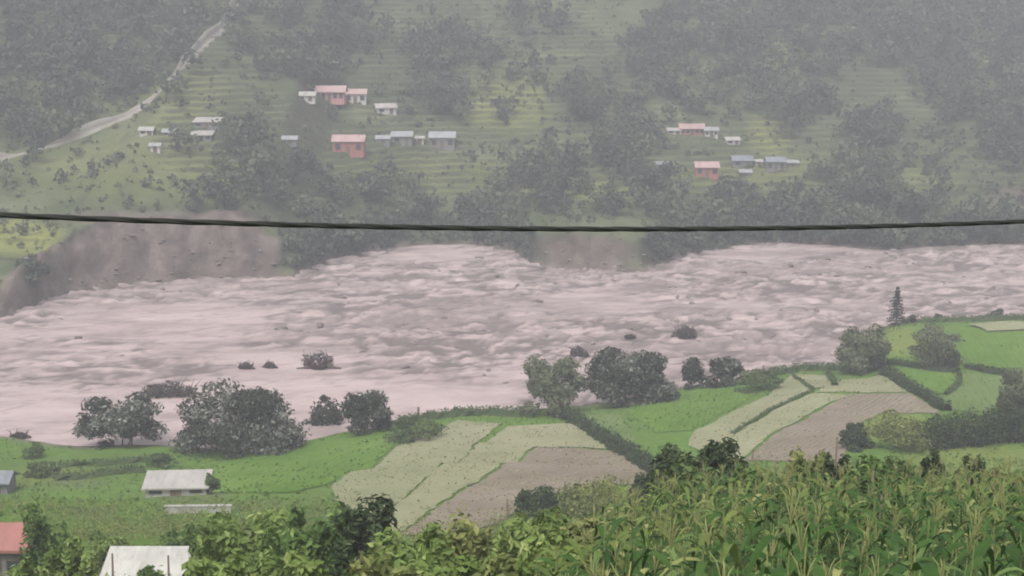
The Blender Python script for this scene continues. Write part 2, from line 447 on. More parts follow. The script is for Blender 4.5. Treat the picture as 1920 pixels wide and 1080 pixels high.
# ------------------------------------------------------------------ fields laid on the near bank
def in_poly(x, y, P):
    c = np.zeros(len(x), bool)
    for i in range(len(P)):
        (x1, y1), (x2, y2) = P[i], P[i - 1]
        m = (y1 > y) != (y2 > y)
        c ^= m & (x < (x2 - x1) * (y - y1) / (y2 - y1 + 1e-12) + x1)
    return c
def drape(poly_px, step=1.4, jit=.11, seed=1, world=False):
    r = np.random.default_rng(seed)
    P = np.array([hit(u, v)[:2] for u, v in poly_px]) if not world else np.array(poly_px)
    edge = []
    for i in range(len(P)):
        a, b = P[i], P[(i + 1) % len(P)]
        n = max(1, int(np.linalg.norm(b - a) / step))
        for j in range(n):
            q = a + (b - a) * j / n
            edge.append(q + (r.normal(size=2) * jit * (.35 if j == 0 else 1)))
    E = np.array(edge); n = len(E)
    pts = [Vector(q) for q in E]
    lo, hi = E.min(0), E.max(0)
    gxx, gyy = np.meshgrid(np.arange(lo[0], hi[0], step), np.arange(lo[1], hi[1], step))
    Q = np.column_stack([gxx.ravel(), gyy.ravel()]) + r.normal(size=(gxx.size, 2)) * .1
    Q = Q[in_poly(Q[:, 0], Q[:, 1], E)]
    if len(Q):
        dm = ((Q[:, None] - E[None]) ** 2).sum(2).min(1)
        pts += [Vector(q) for q in Q[dm > .4 * step]]
    vs, es, fs, *_ = geometry.delaunay_2d_cdt(pts, [], [list(range(n))], 1, 1e-4)
    V = np.array([(v.x, v.y) for v in vs])
    return V, [tuple(f) for f in fs], P
BARE = []
def field(name, label, poly, mat, lift=.08, seed=1, cat=None):
    V, fs, P = drape(poly, seed=seed)
    if 'green' not in name: BARE.append(P)
    z = ground_z(V[:, 0], V[:, 1]) + lift + .05 * (vnoise(V[:, 0] * 1.1, V[:, 1] * 1.1, seed) - .5)
    me = np_mesh(name, np.column_stack([V, z]), np.array(fs), None, True)
    return tag(link(name, me, mat), label, kind='structure')
def field_mat(name, a, b, c, rot=0.0, furrow=0.0, fscale=2.0):
    k = NT(name); p = k.pos((1, 1, 1), rot)
    n1 = k.noise(.11, 5, .6, p); n2 = k.noise(1.2, 6, .7, p)
    col = k.ramp(n1, [(.32, a), (.5, b), (.7, c)])
    col = k.mix(k.val(n2, .35, .75, 0, .35), col, tuple(x * .78 for x in a))
    if furrow:
        w = k.n('ShaderNodeTexWave'); w.inputs['Scale'].default_value = fscale; w.inputs['Distortion'].default_value = 2.5
        w.inputs['Detail'].default_value = 3; k.l(p, w.inputs['Vector'])
        col = k.mix(k.math('MULTIPLY', w.outputs['Fac'], furrow), col, tuple(x * .76 for x in a))
        k.bump(w.outputs['Fac'], .5, .2)
    else: k.bump(n2, .4, .12)
    return k.done(col, .95, .1)
M['straw'] = field_mat('straw_field', (.225, .24, .13), (.285, .29, .168), (.335, .33, .21), .6, .3, .55)
M['straw2'] = field_mat('straw_field_b', (.24, .25, .138), (.3, .3, .178), (.345, .335, .215), .6, .3, .55)
M['plough'] = field_mat('ploughed_field', (.2, .168, .122), (.26, .218, .166), (.31, .262, .212), .55, .3, .5)
M['green_field'] = field_mat('green_field', (.085, .165, .022), (.115, .205, .032), (.15, .235, .05), .2, .1, .4)
M['green_field2'] = field_mat('green_field_b', (.1, .16, .045), (.135, .195, .06), (.165, .215, .085), .2, .1, .4)

field('straw_field', 'pale straw coloured field with a peaked far edge, between the round bush and the grey-green tree', [(622, 912), (745, 838), (858, 788), (940, 795), (895, 830), (800, 895), (738, 950), (690, 1000), (640, 960)], M['straw'], seed=2)
field('straw_field', 'pale straw coloured field strip along the dark hedge bank in mid picture', [(952, 800), (1075, 795), (1150, 842), (905, 835)], M['straw2'], seed=3)
field('straw_field', 'pale straw field narrowing towards the viewer beside ploughed earth', [(898, 831), (1000, 838), (900, 900), (830, 940), (745, 1005), (693, 1000), (738, 950), (802, 896)], M['straw2'], seed=4)
field('ploughed_field', 'brown ploughed field with a mauve tinge below the straw strip', [(1004, 840), (1155, 846), (1225, 882), (1240, 905), (1090, 915), (1000, 935), (930, 985), (840, 1005), (750, 1005), (835, 942), (905, 902)], M['plough'], seed=5)
field('straw_field', 'long pale straw field rising to a point behind the corn', [(1300, 812), (1380, 770), (1440, 742), (1484, 704), (1522, 732), (1452, 767), (1377, 814), (1335, 856), (1290, 836)], M['straw'], seed=6)
field('straw_field', 'small pale straw plot at the river end of the long field', [(1488, 703), (1548, 705), (1562, 722), (1526, 729)], M['straw2'], seed=7)
field('straw_field', 'pale straw strip meeting the green terraces at a dark bank', [(1565, 714), (1648, 704), (1700, 736), (1530, 736)], M['straw2'], seed=8)
field('straw_field', 'pale straw middle field between two dark furrow lines', [(1526, 738), (1590, 742), (1540, 764), (1440, 818), (1390, 862), (1338, 858), (1380, 814), (1455, 768)], M['straw'], seed=9)
field('ploughed_field', 'brown ploughed field just behind the corn and the wooden stakes', [(1594, 740), (1705, 738), (1766, 776), (1650, 776), (1600, 800), (1580, 868), (1394, 864), (1445, 820), (1545, 766)], M['plough'], seed=10)
field('green_field', 'bright green meadow in front of the big round bush', [(395, 880), (440, 850), (560, 824), (700, 808), (740, 822), (738, 838), (615, 908), (540, 925), (420, 925)], M['green_field'], seed=11, lift=.07)
field('green_field', 'bright green meadow behind the corn beside the dark round tree', [(1175, 772), (1260, 742), (1395, 722), (1420, 735), (1375, 766), (1295, 808), (1230, 812)], M['green_field'], seed=12, lift=.07)
field('green_field', 'green terrace wedge between the dark bank and the river trees', [(1090, 780), (1160, 778), (1240, 880), (1225, 872), (1160, 838)], M['green_field2'], seed=13, lift=.07)
field('green_field', 'upper green terrace with a tan strip, at the right edge by the river', [(1810, 620), (1925, 615), (1930, 690), (1880, 692), (1815, 686), (1800, 650)], M['green_field'], seed=14)
field('tan_field', 'tan strip of bare field at the top of the green terrace', [(1815, 611), (1930, 606), (1930, 620), (1850, 624)], M['straw2'], seed=15, lift=.3)
field('green_field', 'lower green terrace field below the feathery tree', [(1668, 690), (1780, 698), (1800, 715), (1770, 740), (1725, 728), (1690, 705)], M['green_field'], seed=16)
field('green_field', 'lower green terrace field sloping down to the clipped hedge', [(1806, 700), (1890, 706), (1880, 760), (1850, 772), (1770, 768), (1750, 748), (1792, 735)], M['green_field2'], seed=17)

# ------------------------------------------------------------------ leaf clouds
def leaf_quads(C, N, size, asp=.5, r=rng, droop=.2):
    n = len(C)
    N = N / (np.linalg.norm(N, axis=1)[:, None] + 1e-9)
    a = r.normal(size=(n, 3)); a -= N * np.sum(a * N, 1)[:, None]; a /= np.linalg.norm(a, axis=1)[:, None] + 1e-9
    b = np.cross(N, a)
    s = np.broadcast_to(np.asarray(size, float), (n,))[:, None]
    V = np.stack([C - a * s - N * s * droop, C + b * s * asp, C + a * s - N * s * droop, C - b * s * asp], 1)
    return V.reshape(-1, 3), np.arange(4 * n).reshape(n, 4)
def crown_points(lobes, n, r, inner=.3, fill=.65):
    L = np.array(lobes, float)          # cx cy cz rx ry rz
    w = (L[:, 3] * L[:, 5]) ; w = w / w.sum()
    k = r.choice(len(L), size=int(n * 1.6), p=w)
    d = r.normal(size=(len(k), 3)); d /= np.linalg.norm(d, axis=1)[:, None]
    rad = np.where(r.random(len(k)) < inner, r.random(len(k)) ** .5 * .8, fill + (1.05 - fill) * r.random(len(k)))
    P = L[k, :3] + L[k, 3:] * d * rad[:, None]
    # drop points deep inside another lobe
    dep = np.full(len(k), 9.0)
    for j in range(len(L)):
        q = np.linalg.norm((P - L[j, :3]) / L[j, 3:], axis=1); q[k == j] = 9
        dep = np.minimum(dep, q)
    keep = (dep > .55) | (r.random(len(k)) < .12)
    P, d, k = P[keep][:n], d[keep][:n], k[keep][:n]
    return P, d, k
def lobes_for(w, d, h, n, r, z0=.12, shape='round'):
    out = [(0, 0, h * .5, w * .36, d * .36, h * .36)]
    for i in range(n):
        th = r.uniform(0, 2 * np.pi); f = r.uniform(z0, .86)
        if shape == 'cone': rad = (1 - f) * .42
        elif shape == 'mound': rad = .42 * math.sqrt(max(0, 1 - f * f))
        else: rad = .36 * math.sqrt(max(.05, 1 - (2 * f - .95) ** 2))
        lr = r.uniform(.09, .24); rad *= r.uniform(.88, 1.06) if shape == 'mound' else r.uniform(.75, 1.2)
        if shape == 'cone': lr *= (1.15 - f)
        out.append((math.cos(th) * rad * w, math.sin(th) * rad * d, f * h, lr * w, lr * d, lr * h * r.uniform(.7, 1.05)))
    return out
def crown_mesh(name, w, d, h, nleaf, leaf, r, shape='round', nl=14, z0=.12, light=.12, asp=.5):
    lob = lobes_for(w, d, h, nl, r, z0, shape)
    P, D, k = crown_points(lob, nleaf, r)
    P[:, 2] = np.maximum(P[:, 2], .06 + .1 * r.random(len(P)))
    N = D + r.normal(size=D.shape) * .55 + np.array([0, 0, .25])
    V, Fq = leaf_quads(P, N, leaf * r.uniform(.6, 1.25, len(P)), asp, r)
    lt = r.random(len(lob))
    tone = np.clip(.08 + .5 * lt[k] + .26 * r.random(len(P)), 0, .78)
    tone[r.random(len(P)) < light] += .35
    return np_mesh(name, V, Fq, np.clip(tone, 0, 1))
def trunk_mesh(w, h, r, stems=1, rad=.05):
    m = MB()
    for s in range(stems):
        off = r.normal(size=2) * w * .06 * (stems > 1)
        top = np.array([r.normal() * w * .08 + off[0] * 2, r.normal() * w * .08 + off[1] * 2, h * .72])
        base = np.array([off[0], off[1], -.4]); mid = (base + top) / 2 + np.append(r.normal(size=2) * w * .03, 0)
        r0 = rad * h ** .9 * (.6 if stems > 1 else 1)
        m.tube([base, base * .7 + mid * .3, mid, top], [r0 * 1.2, r0, r0 * .75, r0 * .25], 7)
        for i in range(4):
            f = r.uniform(.25, .8); st = base + (top - base) * f; th = r.uniform(0, 6.28)
            en = st + np.array([math.cos(th) * w * .3, math.sin(th) * w * .3, h * r.uniform(.12, .25)])
            m.tube([st, (st + en) / 2 + (0, 0, h * .03), en], [r0 * .5, r0 * .33, r0 * .12], 5)
    return m.mesh('trunk', True)
def tree(name, label, cat, loc, w, h, mat, r=None, d=None, nleaf=2500, leaf=.3, shape='round', nl=14, z0=.12, light=.12, group=None, stems=1, rad=.03, parts=('trunk', 'crown')):
    r = r or np.random.default_rng(int(abs(loc[0] * 71 + loc[1] * 13)) + 3)
    root = empty(name, loc, r.uniform(-.3, .3))
    link(parts[0], trunk_mesh(w, h, r, stems, rad), M['bark'], root)
    link(parts[1], crown_mesh(parts[1], w, d or w, h, nleaf, leaf, r, shape, nl, z0, light), M[mat], root)
    return tag(root, label, cat, group)
def tree_px(name, label, cat, u0, u1, vt, vb, mat, back=0.0, **kw):
    """tree that spans u0..u1 and vt..vb in the photo, standing where its foot meets the ground"""
    b = hit((u0 + u1) / 2, vb)
    loc = np.array([b[0], b[1] + back, gz(b[0], b[1] + back)])
    dep = (loc - CAM) @ FWD
    w = (u1 - u0) * dep / F
    h = (vb - vt) * dep / F
    return tree(name, label, cat, loc, w * 1.04, h * 1.04, mat, **kw)

bank_trees = [
 ('tree', 'big dark round tree on the riverbank above the bright green meadow', 'tree', 340, 546, 722, 848, 'leaf_grey', dict(nleaf=11000, leaf=.28, nl=44, z0=.02, light=.16, shape='mound')),
 ('bush', 'spreading grey-green bush at the water beside the big round tree', 'bush', 150, 308, 742, 834, 'leaf_grey', dict(nleaf=5500, leaf=.28, nl=24, z0=.02, light=.12, stems=3)),
 ('bush', 'pointed dark bush, left of the pair between round tree and straw field', 'bush', 570, 654, 733, 816, 'leaf_grey', dict(nleaf=1900, leaf=.26, nl=14, shape='cone', z0=.03)),
 ('bush', 'rounded dark bush, the right one of the pair by the straw field', 'bush', 636, 738, 733, 812, 'leaf_grey', dict(nleaf=2600, leaf=.28, nl=16, shape='mound', z0=.05)),
 ('bush', 'low green scrub at the peak of the straw field beside the dark bush pair', 'bush', 735, 840, 778, 824, 'leaf_mid', dict(nleaf=1500, leaf=.22, nl=12, shape='mound', z0=.03, stems=3)),
 ('tree', 'soft grey-green tree at the water beyond the straw strip in mid picture', 'tree', 975, 1098, 668, 776, 'leaf_soft', dict(nleaf=4200, leaf=.28, nl=20, z0=.05, light=.1, shape='mound')),
 ('tree', 'dark round tree with pale specks, right of the grey-green tree', 'tree', 1098, 1252, 648, 756, 'leaf_grey', dict(nleaf=11000, leaf=.28, nl=34, z0=.02, light=.2, shape='mound')),
 ('bush', 'narrow pointed dark bush next to the speckled round tree', 'bush', 1270, 1326, 662, 728, 'leaf_grey', dict(nleaf=1900, leaf=.26, nl=12, shape='cone', z0=.03, light=.16)),
 ('bush', 'round dark bush at the end of the row by the river', 'bush', 1324, 1396, 660, 722, 'leaf_grey', dict(nleaf=2400, leaf=.28, nl=14, shape='mound', z0=.05, light=.14)),
 ('bush', 'low green scrub beside the long pale straw field', 'bush', 1380, 1470, 694, 732, 'leaf_mid', dict(nleaf=1500, leaf=.22, nl=12, shape='mound', z0=.03, stems=3)),
 ('tree', 'leaning grey-green tree on the bank below the conifer', 'tree', 1574, 1664, 606, 698, 'leaf_soft', dict(nleaf=3600, leaf=.28, nl=18, z0=.05, shape='mound')),
 ('bush', 'dark green bush at the foot of the tree below the conifer', 'bush', 1622, 1668, 640, 696, 'leaf_dark', dict(nleaf=1500, leaf=.24, nl=10, z0=.05)),
 ('tree', 'feathery pale green tree standing in the green terrace', 'tree', 1700, 1800, 612, 690, 'leaf_soft', dict(nleaf=2600, leaf=.26, nl=16, z0=.12, rad=.04)),
 ('bush', 'small dark bush at the foot of the feathery tree', 'bush', 1765, 1802, 660, 696, 'leaf_dark', dict(nleaf=800, leaf=.2, nl=8, z0=.05)),
 ('bush', 'tiny dark bush beside the conifer at the water', 'bush', 1702, 1718, 588, 606, 'leaf_dark', dict(nleaf=300, leaf=.2, nl=6, z0=.05)),
 ('bush', 'tiny dark bush on the far rim of the green terrace', 'bush', 1752, 1768, 588, 603, 'leaf_dark', dict(nleaf=260, leaf=.2, nl=6, z0=.05)),
 ('bush', 'small brown bush by the water at the right end of the terrace', 'bush', 1852, 1880, 580, 600, 'leaf_grey', dict(nleaf=400, leaf=.2, nl=6, z0=.05)),
 ('bush', 'pale grey-green bush at the right edge above the clipped hedge', 'bush', 1872, 1950, 690, 782, 'leaf_soft', dict(nleaf=2600, leaf=.24, nl=16, z0=.05)),
 ('bush', 'rounded dark green bush in front of the ploughed field', 'bush', 1576, 1634, 792, 842, 'leaf_dark', dict(nleaf=1500, leaf=.2, nl=12, z0=.03, shape='mound')),
 ('bush', 'yellow-green scrub behind the corn at the end of the ploughed field', 'bush', 1618, 1740, 768, 840, 'leaf_yellow', dict(nleaf=2200, leaf=.2, nl=16, z0=.03, shape='mound', stems=3)),
 ('bush', 'dark rounded bush below the brown ploughed field in mid picture', 'bush', 968, 1040, 912, 968, 'leaf_dark', dict(nleaf=1700, leaf=.17, nl=12, z0=.03, shape='mound')),
 ('bush', 'dark shaggy bush, tallest of the clump below the green wedge', 'bush', 1176, 1262, 888, 985, 'leaf_dark', dict(nleaf=2600, leaf=.17, nl=14, z0=.05)),
 ('bush', 'yellow-green weedy scrub beside the ploughed field in mid picture', 'bush', 1030, 1185, 895, 965, 'leaf_yellow', dict(nleaf=2400, leaf=.16, nl=18, z0=.02, shape='mound', stems=3)),
 ('bush', 'small round bush in the meadow at the left edge of the picture', 'bush', 45, 92, 830, 858, 'leaf_mid', dict(nleaf=500, leaf=.2, nl=8, z0=.03, shape='mound')),
 ('bush', 'wide low bush in the meadow left of the pale shed', 'bush', 48, 112, 862, 892, 'leaf_mid', dict(nleaf=900, leaf=.2, nl=10, z0=.03, shape='mound')),
 ('bush', 'low soft bush in the meadow just behind the pale shed', 'bush', 275, 335, 848, 875, 'leaf_mid', dict(nleaf=700, leaf=.2, nl=9, z0=.03, shape='mound')),
 ('bush', 'green bush at the end wall of the pale shed', 'bush', 380, 412, 888, 926, 'leaf_mid', dict(nleaf=700, leaf=.17, nl=9, z0=.03)),
]
for nm, lab, cat, u0, u1, vt, vb, mat, kw in bank_trees:
    tree_px(nm, lab, cat, u0, u1, vt, vb, mat, **kw)

# clipped hedge at the right edge
hb0, hb1 = hit(1742, 842), hit(1990, 818)
def hedge(name, label, a, b, h, wid, mat, nleaf, leaf, seed, light=.12):
    r = np.random.default_rng(seed)
    a, b = np.array(a[:2]), np.array(b[:2]); L = np.linalg.norm(b - a); ax = (b - a) / L; nr = np.array([-ax[1], ax[0]])
    lob = []
    n = int(L / (wid * .45)) + 1
    root = empty(name, (a[0], a[1], gz(*a)))
    for i in range(n):
        q = a + ax * L * (i + .5) / n + nr * r.normal() * .1 * wid; z = gz(*q) - gz(*a)
        hh = h * r.uniform(.85, 1.12)
        lob.append((q[0] - a[0], q[1] - a[1], z + hh * .62, wid * .5, wid * .5, hh * .42))
        lob.append((q[0] - a[0] + r.normal() * .2, q[1] - a[1], z + hh * .25, wid * .52, wid * .52, hh * .36))
    P, D, k = crown_points(lob, nleaf, r)
    V, Fq = leaf_quads(P, D + r.normal(size=D.shape) * .6, leaf * r.uniform(.6, 1.25, len(P)), .5, r)
    t = np.clip(.15 + .3 * r.random(len(lob))[k] + .28 * r.random(len(P)) + .35 * (r.random(len(P)) < light), 0, 1)
    link('foliage', np_mesh('foliage', V, Fq, t), M[mat], root)
    for i in range(0, n, 2):
        q = a + ax * L * (i + .5) / n - a; z = gz(*(q + a)) - gz(*a)
        m = MB()
        m.tube([(q[0], q[1], z - .3), (q[0] + .05, q[1], z + h * .35), (q[0] + .1, q[1], z + h * .7)], [.07, .05, .02], 5)
        m.build('stem', M['bark'], root)
    return tag(root, label, 'hedge')
hedge('hedge', 'long dark clipped hedge running off the right edge behind the corn', hb0, hb1, 3.4, 2.6, 'leaf_dark', 8000, .2, 5, .16)
hedge('hedge', 'dark hedge trailing from the shaggy bush towards the corn', hit(1262, 972), hit(1345, 965), 2.6, 1.9, 'leaf_dark', 4200, .16, 6, .14)

def conifer(name, label, u, vt, vb, wpx, nleaf=2600):
    b = hit(u, vb); dep = (b - CAM) @ FWD; h = (vb - vt) * dep / F; w = wpx * dep / F
    r = np.random.default_rng(77)
    root = empty(name, b)
    MB().tube([(0, 0, -.4), (.05, 0, h * .5), (0, .03, h)], [.16, .1, .02], 7).build('trunk', M['bark'], root, True)
    P = []; N = []
    tiers = 13
    for i in range(tiers):
        f = .06 + .9 * i / (tiers - 1); rad = w * .5 * (1 - f) ** .8 * r.uniform(.75, 1.15) + .12
        nb = int(5 + 4 * (1 - f))
        for j in range(nb):
            th = 6.28 * j / nb + r.uniform(-.4, .4); ln = rad * r.uniform(.65, 1.15)
            m = int(nleaf / tiers / nb); s = r.random(m) ** .7
            q = np.column_stack([math.cos(th) * ln * s, math.sin(th) * ln * s, f * h - .25 * ln * s + r.normal(size=m) * .07])
            q[:, :2] += r.normal(size=(m, 2)) * .12 * (1.1 - s)[:, None]
            P.append(q); N.append(np.tile([math.cos(th) * .5, math.sin(th) * .5, .8], (m, 1)))
    P = np.concatenate(P); N = np.concatenate(N) + r.normal(size=P.shape) * .45
    V, Fq = leaf_quads(P, N, .2 * r.uniform(.6, 1.2, len(P)), .35, r)
    link('crown', np_mesh('crown', V, Fq, np.clip(r.random(len(P)) * .6, 0, 1)), M['leaf_grey'], root)
    return tag(root, label, 'tree')
conifer('conifer_tree', 'lone dark pointed conifer standing against the pale river', 1680, 536, 610, 46)

# ------------------------------------------------------------------ field banks: grassy ridges between the plots
def field_bank(label, px, w=.9, h=.55, mat='leaf_dark', seed=3, dens=26):
    r = np.random.default_rng(seed)
    P = np.array([hit(u, v)[:2] for u, v in px])
    seg = np.linalg.norm(np.diff(P, axis=0), axis=1); cum = np.concatenate([[0], np.cumsum(seg)])
    n = max(4, int(cum[-1] / .8)); s = np.linspace(0, cum[-1], n)
    X = np.interp(s, cum, P[:, 0]); Y = np.interp(s, cum, P[:, 1])
    tx = np.gradient(X); ty = np.gradient(Y); l = np.hypot(tx, ty); nx, ny = -ty / l, tx / l
    prof = [(-.6, -.15), (-.35, .7), (0, 1), (.35, .7), (.6, -.15)]
    V = []
    for a, b in prof:
        ww = w * (1 + .25 * r.normal(size=n)); xx = X + nx * a * ww; yy = Y + ny * a * ww
        V.append(np.column_stack([xx, yy, ground_z(xx, yy) + .12 + b * h * (1 + .15 * r.normal(size=n))]))
    V = np.stack(V, 1).reshape(-1, 3); k = len(prof)
    Fq = [(i * k + j, (i + 1) * k + j, (i + 1) * k + j + 1, i * k + j + 1) for i in range(n - 1) for j in range(k - 1)]
    m = MB().add(V, Fq, None, .3)
    nl = int(cum[-1] * dens); t = r.random(nl) * cum[-1]; off = r.normal(size=nl) * w * .35
    cx = np.interp(t, cum, P[:, 0]) + off * np.interp(t, s, nx); cy = np.interp(t, cum, P[:, 1]) + off * np.interp(t, s, ny)
    C = np.column_stack([cx, cy, ground_z(cx, cy) + .15 + h * r.uniform(.3, 1.5, nl)])
    N = r.normal(size=(nl, 3)) + [0, -.4, .5]
    Vl, Fl = leaf_quads(C, N, .17 * r.uniform(.6, 1.4, nl), .5, r)
    m.add(Vl, Fl, None, np.clip(r.random(nl) * .8, 0, 1))
    return tag(m.build('field_bank', M[mat]), label, kind='structure')
field_bank('dark overgrown bank running diagonally beside the green wedge', [(1040, 778), (1075, 790), (1110, 810), (1150, 838), (1195, 866), (1235, 892)], 1.3, .8, 'leaf_dark', 3, 40)
field_bank('thin grassy line between two straw plots', [(1487, 704), (1524, 731)], .4, .15, 'leaf_mid', 4, 8)
field_bank('thin dark line along the long straw field', [(1524, 733), (1500, 744), (1440, 772), (1372, 815)], .4, .15, 'leaf_mid', 5, 8)
field_bank('short dark ridge dividing the straw plots at the river', [(1553, 704), (1566, 724)], .7, .35, 'leaf_mid', 6, 20)
field_bank('dark overgrown bank between the straw strip and the green terraces', [(1655, 700), (1700, 726), (1740, 750), (1775, 772)], 1.3, .7, 'leaf_dark', 7, 40)
field_bank('dark bank along the foot of the feathery tree terrace', [(1660, 685), (1720, 692), (1790, 698)], 1.1, .5, 'leaf_dark', 8, 36)
field_bank('dark bank under the upper green terrace', [(1812, 690), (1850, 698), (1890, 704)], 1.1, .5, 'leaf_dark', 9, 36)
field_bank('curved grassy edge between the two lower green terraces', [(1800, 704), (1796, 725), (1772, 742)], .6, .3, 'leaf_mid', 10, 20)
field_bank('grassy river edge beyond the straw fields', [(1400, 722), (1440, 706), (1490, 696), (1560, 694), (1600, 700)], 1.4, .7, 'leaf_mid', 11, 40)
field_bank('grassy river edge beyond the straw strip in mid picture', [(745, 800), (800, 788), (860, 779), (930, 778), (985, 780)], 1.4, .7, 'leaf_mid', 12, 40)
field_bank('low green terrace edge in the left meadow', [(100, 900), (180, 893), (270, 885)], .9, .4, 'leaf_mid', 13, 26)
field_bank('low green terrace edge higher in the left meadow', [(110, 876), (200, 872), (300, 862)], .9, .35, 'leaf_mid', 14, 26)
field_bank('grassy river rim along the upper green terrace', [(1690, 606), (1760, 604), (1840, 602), (1925, 600)], 1.4, .6, 'leaf_mid', 15, 34)

# ------------------------------------------------------------------ debris and stranded trees in the flood
def stranded(label, u, v, wpx, hpx, seed, leafy=True):
    r = np.random.default_rng(seed)
    b = on_plane(u, v, .1); dep = (b - CAM) @ FWD; w = wpx * dep / F; h = hpx * dep / F
    root = empty('stranded_tree', b, r.uniform(-.2, .2))
    m = MB()
    m.tube([(-w * .5, 0, .1), (-w * .1, .2, .3), (w * .2, .1, .35), (w * .5, -.2, .15)], [.08, .22, .26, .12], 7)
    for i in range(7):
        s = r.uniform(-.35, .35) * w; th = r.uniform(-.9, .9)
        m.tube([(s, 0, .3), (s + math.sin(th) * h * .4, r.normal() * .3, .3 + h * .4), (s + math.sin(th) * h * .9, r.normal() * .5, .2 + h * r.uniform(.5, 1))], [.1, .07, .02], 5)
    m.build('trunk', M['mud_wood'], root, True)
    lob = [(0, 0, h * .35, w * .22, w * .2, h * .5)] + [(r.uniform(-.32, .32) * w, r.uniform(-.15, .15) * w, h * r.uniform(.1, .4), w * .15, w * .13, h * .3) for _ in range(7)]
    P, D, k = crown_points(lob, int(500 + w * 90), r); P[:, 2] = np.maximum(P[:, 2], .05)
    V, Fq = leaf_quads(P, D + r.normal(size=D.shape) * .7, .24 * r.uniform(.5, 1.3, len(P)), .4, r)
    link('branches', np_mesh('branches', V, Fq, r.random(len(P)) * .6), M['muddy_leaf'], root)
    return tag(root, label, 'debris', 'debris stranded in the flood')
M['muddy_leaf'] = leaf_mat('muddy_leaf', (.06, .05, .042), (.1, .084, .074), (.17, .145, .13), .1)
stranded('dark stranded tree in the flood above the pointed bush of the pair', 598, 692, 84, 42, 1)
stranded('small flat dark snag in the flood, second left of the stranded tree', 462, 692, 34, 16, 2)
stranded('small flat dark snag in the flood just left of the stranded tree', 506, 690, 32, 14, 3)
stranded('long dark drift of branches behind the spreading grey-green bush', 318, 742, 120, 34, 4)
stranded('dark stranded tree in the flood above the round dark bush at the row end', 1285, 637, 58, 36, 5)
stranded('tiny dark snag left of the stranded tree in the right part of the flood', 1182, 635, 22, 10, 6)
stranded('small dark upright snag at the water between the two mid picture trees', 1086, 670, 40, 26, 8)
stranded('low dark snag left of the spreading bush at the left shore', 36, 822, 44, 14, 9)
M['stone'] = plain('mud_stone', (.17, .14, .13), .35, 1.5)
def rubble():
    r = np.random.default_rng(35); m = MB(); cnt = 0
    b = np.array([(0, 0, .8)] + [(math.cos(a), math.sin(a), .1) for a in np.arange(5) * 1.2566] + [(0, 0, -.6)])
    f3 = [(0, i, i % 5 + 1) for i in range(1, 6)] + [(6, i % 5 + 1, i) for i in range(1, 6)]
    while cnt < 420:
        x = r.uniform(-92, -44) if r.random() < .72 else r.uniform(0, 32)
        t = r.uniform(-.5, 12) * r.random() ** .5 if r.random() < .6 else r.uniform(0, 12)
        if np.interp(x, *BANK) < 4: continue
        y = float(y_far(np.array([x]))[0]) + t; z = gz(x, y)
        sz = .1 + .5 * r.random() ** 4; a = r.uniform(0, 6.28)
        V = b * sz * [r.uniform(.8, 1.6), r.uniform(.8, 1.3), r.uniform(.6, 1.1)] * (1 + .3 * r.normal(size=(7, 1)))
        V = np.column_stack([V[:, 0] * math.cos(a) - V[:, 1] * math.sin(a) + x, V[:, 0] * math.sin(a) + V[:, 1] * math.cos(a) + y, V[:, 2] + z + .05])
        m.add(V, None, f3); cnt += 1
    tag(m.build('rubble', M['stone'], None), 'loose stones and clods on the eroded far banks', 'rubble', kind='stuff')
rubble()
def debris():
    r = np.random.default_rng(31); m = MB(); cnt = 0
    ico = [(0, 0, 1)] + [(math.cos(a) * .9, math.sin(a) * .9, .35) for a in np.arange(6) * 1.047] + [(math.cos(a), math.sin(a), -.5) for a in np.arange(6) * 1.047 + .5]
    ico = np.array(ico)
    f3 = [(0, i, i % 6 + 1) for i in range(1, 7)]; f4 = [(i, i + 6, i % 6 + 7, i % 6 + 1) for i in range(1, 7)]
    while cnt < 260:
        x, y = r.uniform(-110, 115), r.uniform(150, 315)
        if not (y_near(np.array([x]))[0] < y - 2 < y_far(np.array([x]))[0]): continue
        u, v = project(x, y, 0)
        i = int((y - 138) / .7); j = int(np.searchsorted(rx, x))
        if r.random() > rough[min(i, len(ry) - 1), min(j, len(rx) - 1)] ** 1.5: continue
        s = .16 + .28 * r.random() ** 3 * 2
        V = ico * s * np.array([r.uniform(.9, 1.8), r.uniform(.7, 1.2), r.uniform(.45, .8)]) * (1 + .25 * r.normal(size=(13, 1)))
        a = r.uniform(0, 6.28); c, sn_ = math.cos(a), math.sin(a)
        V = np.column_stack([V[:, 0] * c - V[:, 1] * sn_ + x, V[:, 0] * sn_ + V[:, 1] * c + y, V[:, 2] + RZ[min(i, len(ry) - 1), min(j, len(rx) - 1)] + .1])
        m.add(V, f4, f3); cnt += 1
    tag(m.build('debris', M['stone'], None, True), 'scattered stones and drift in the muddy flood', 'debris', kind='stuff')
debris()

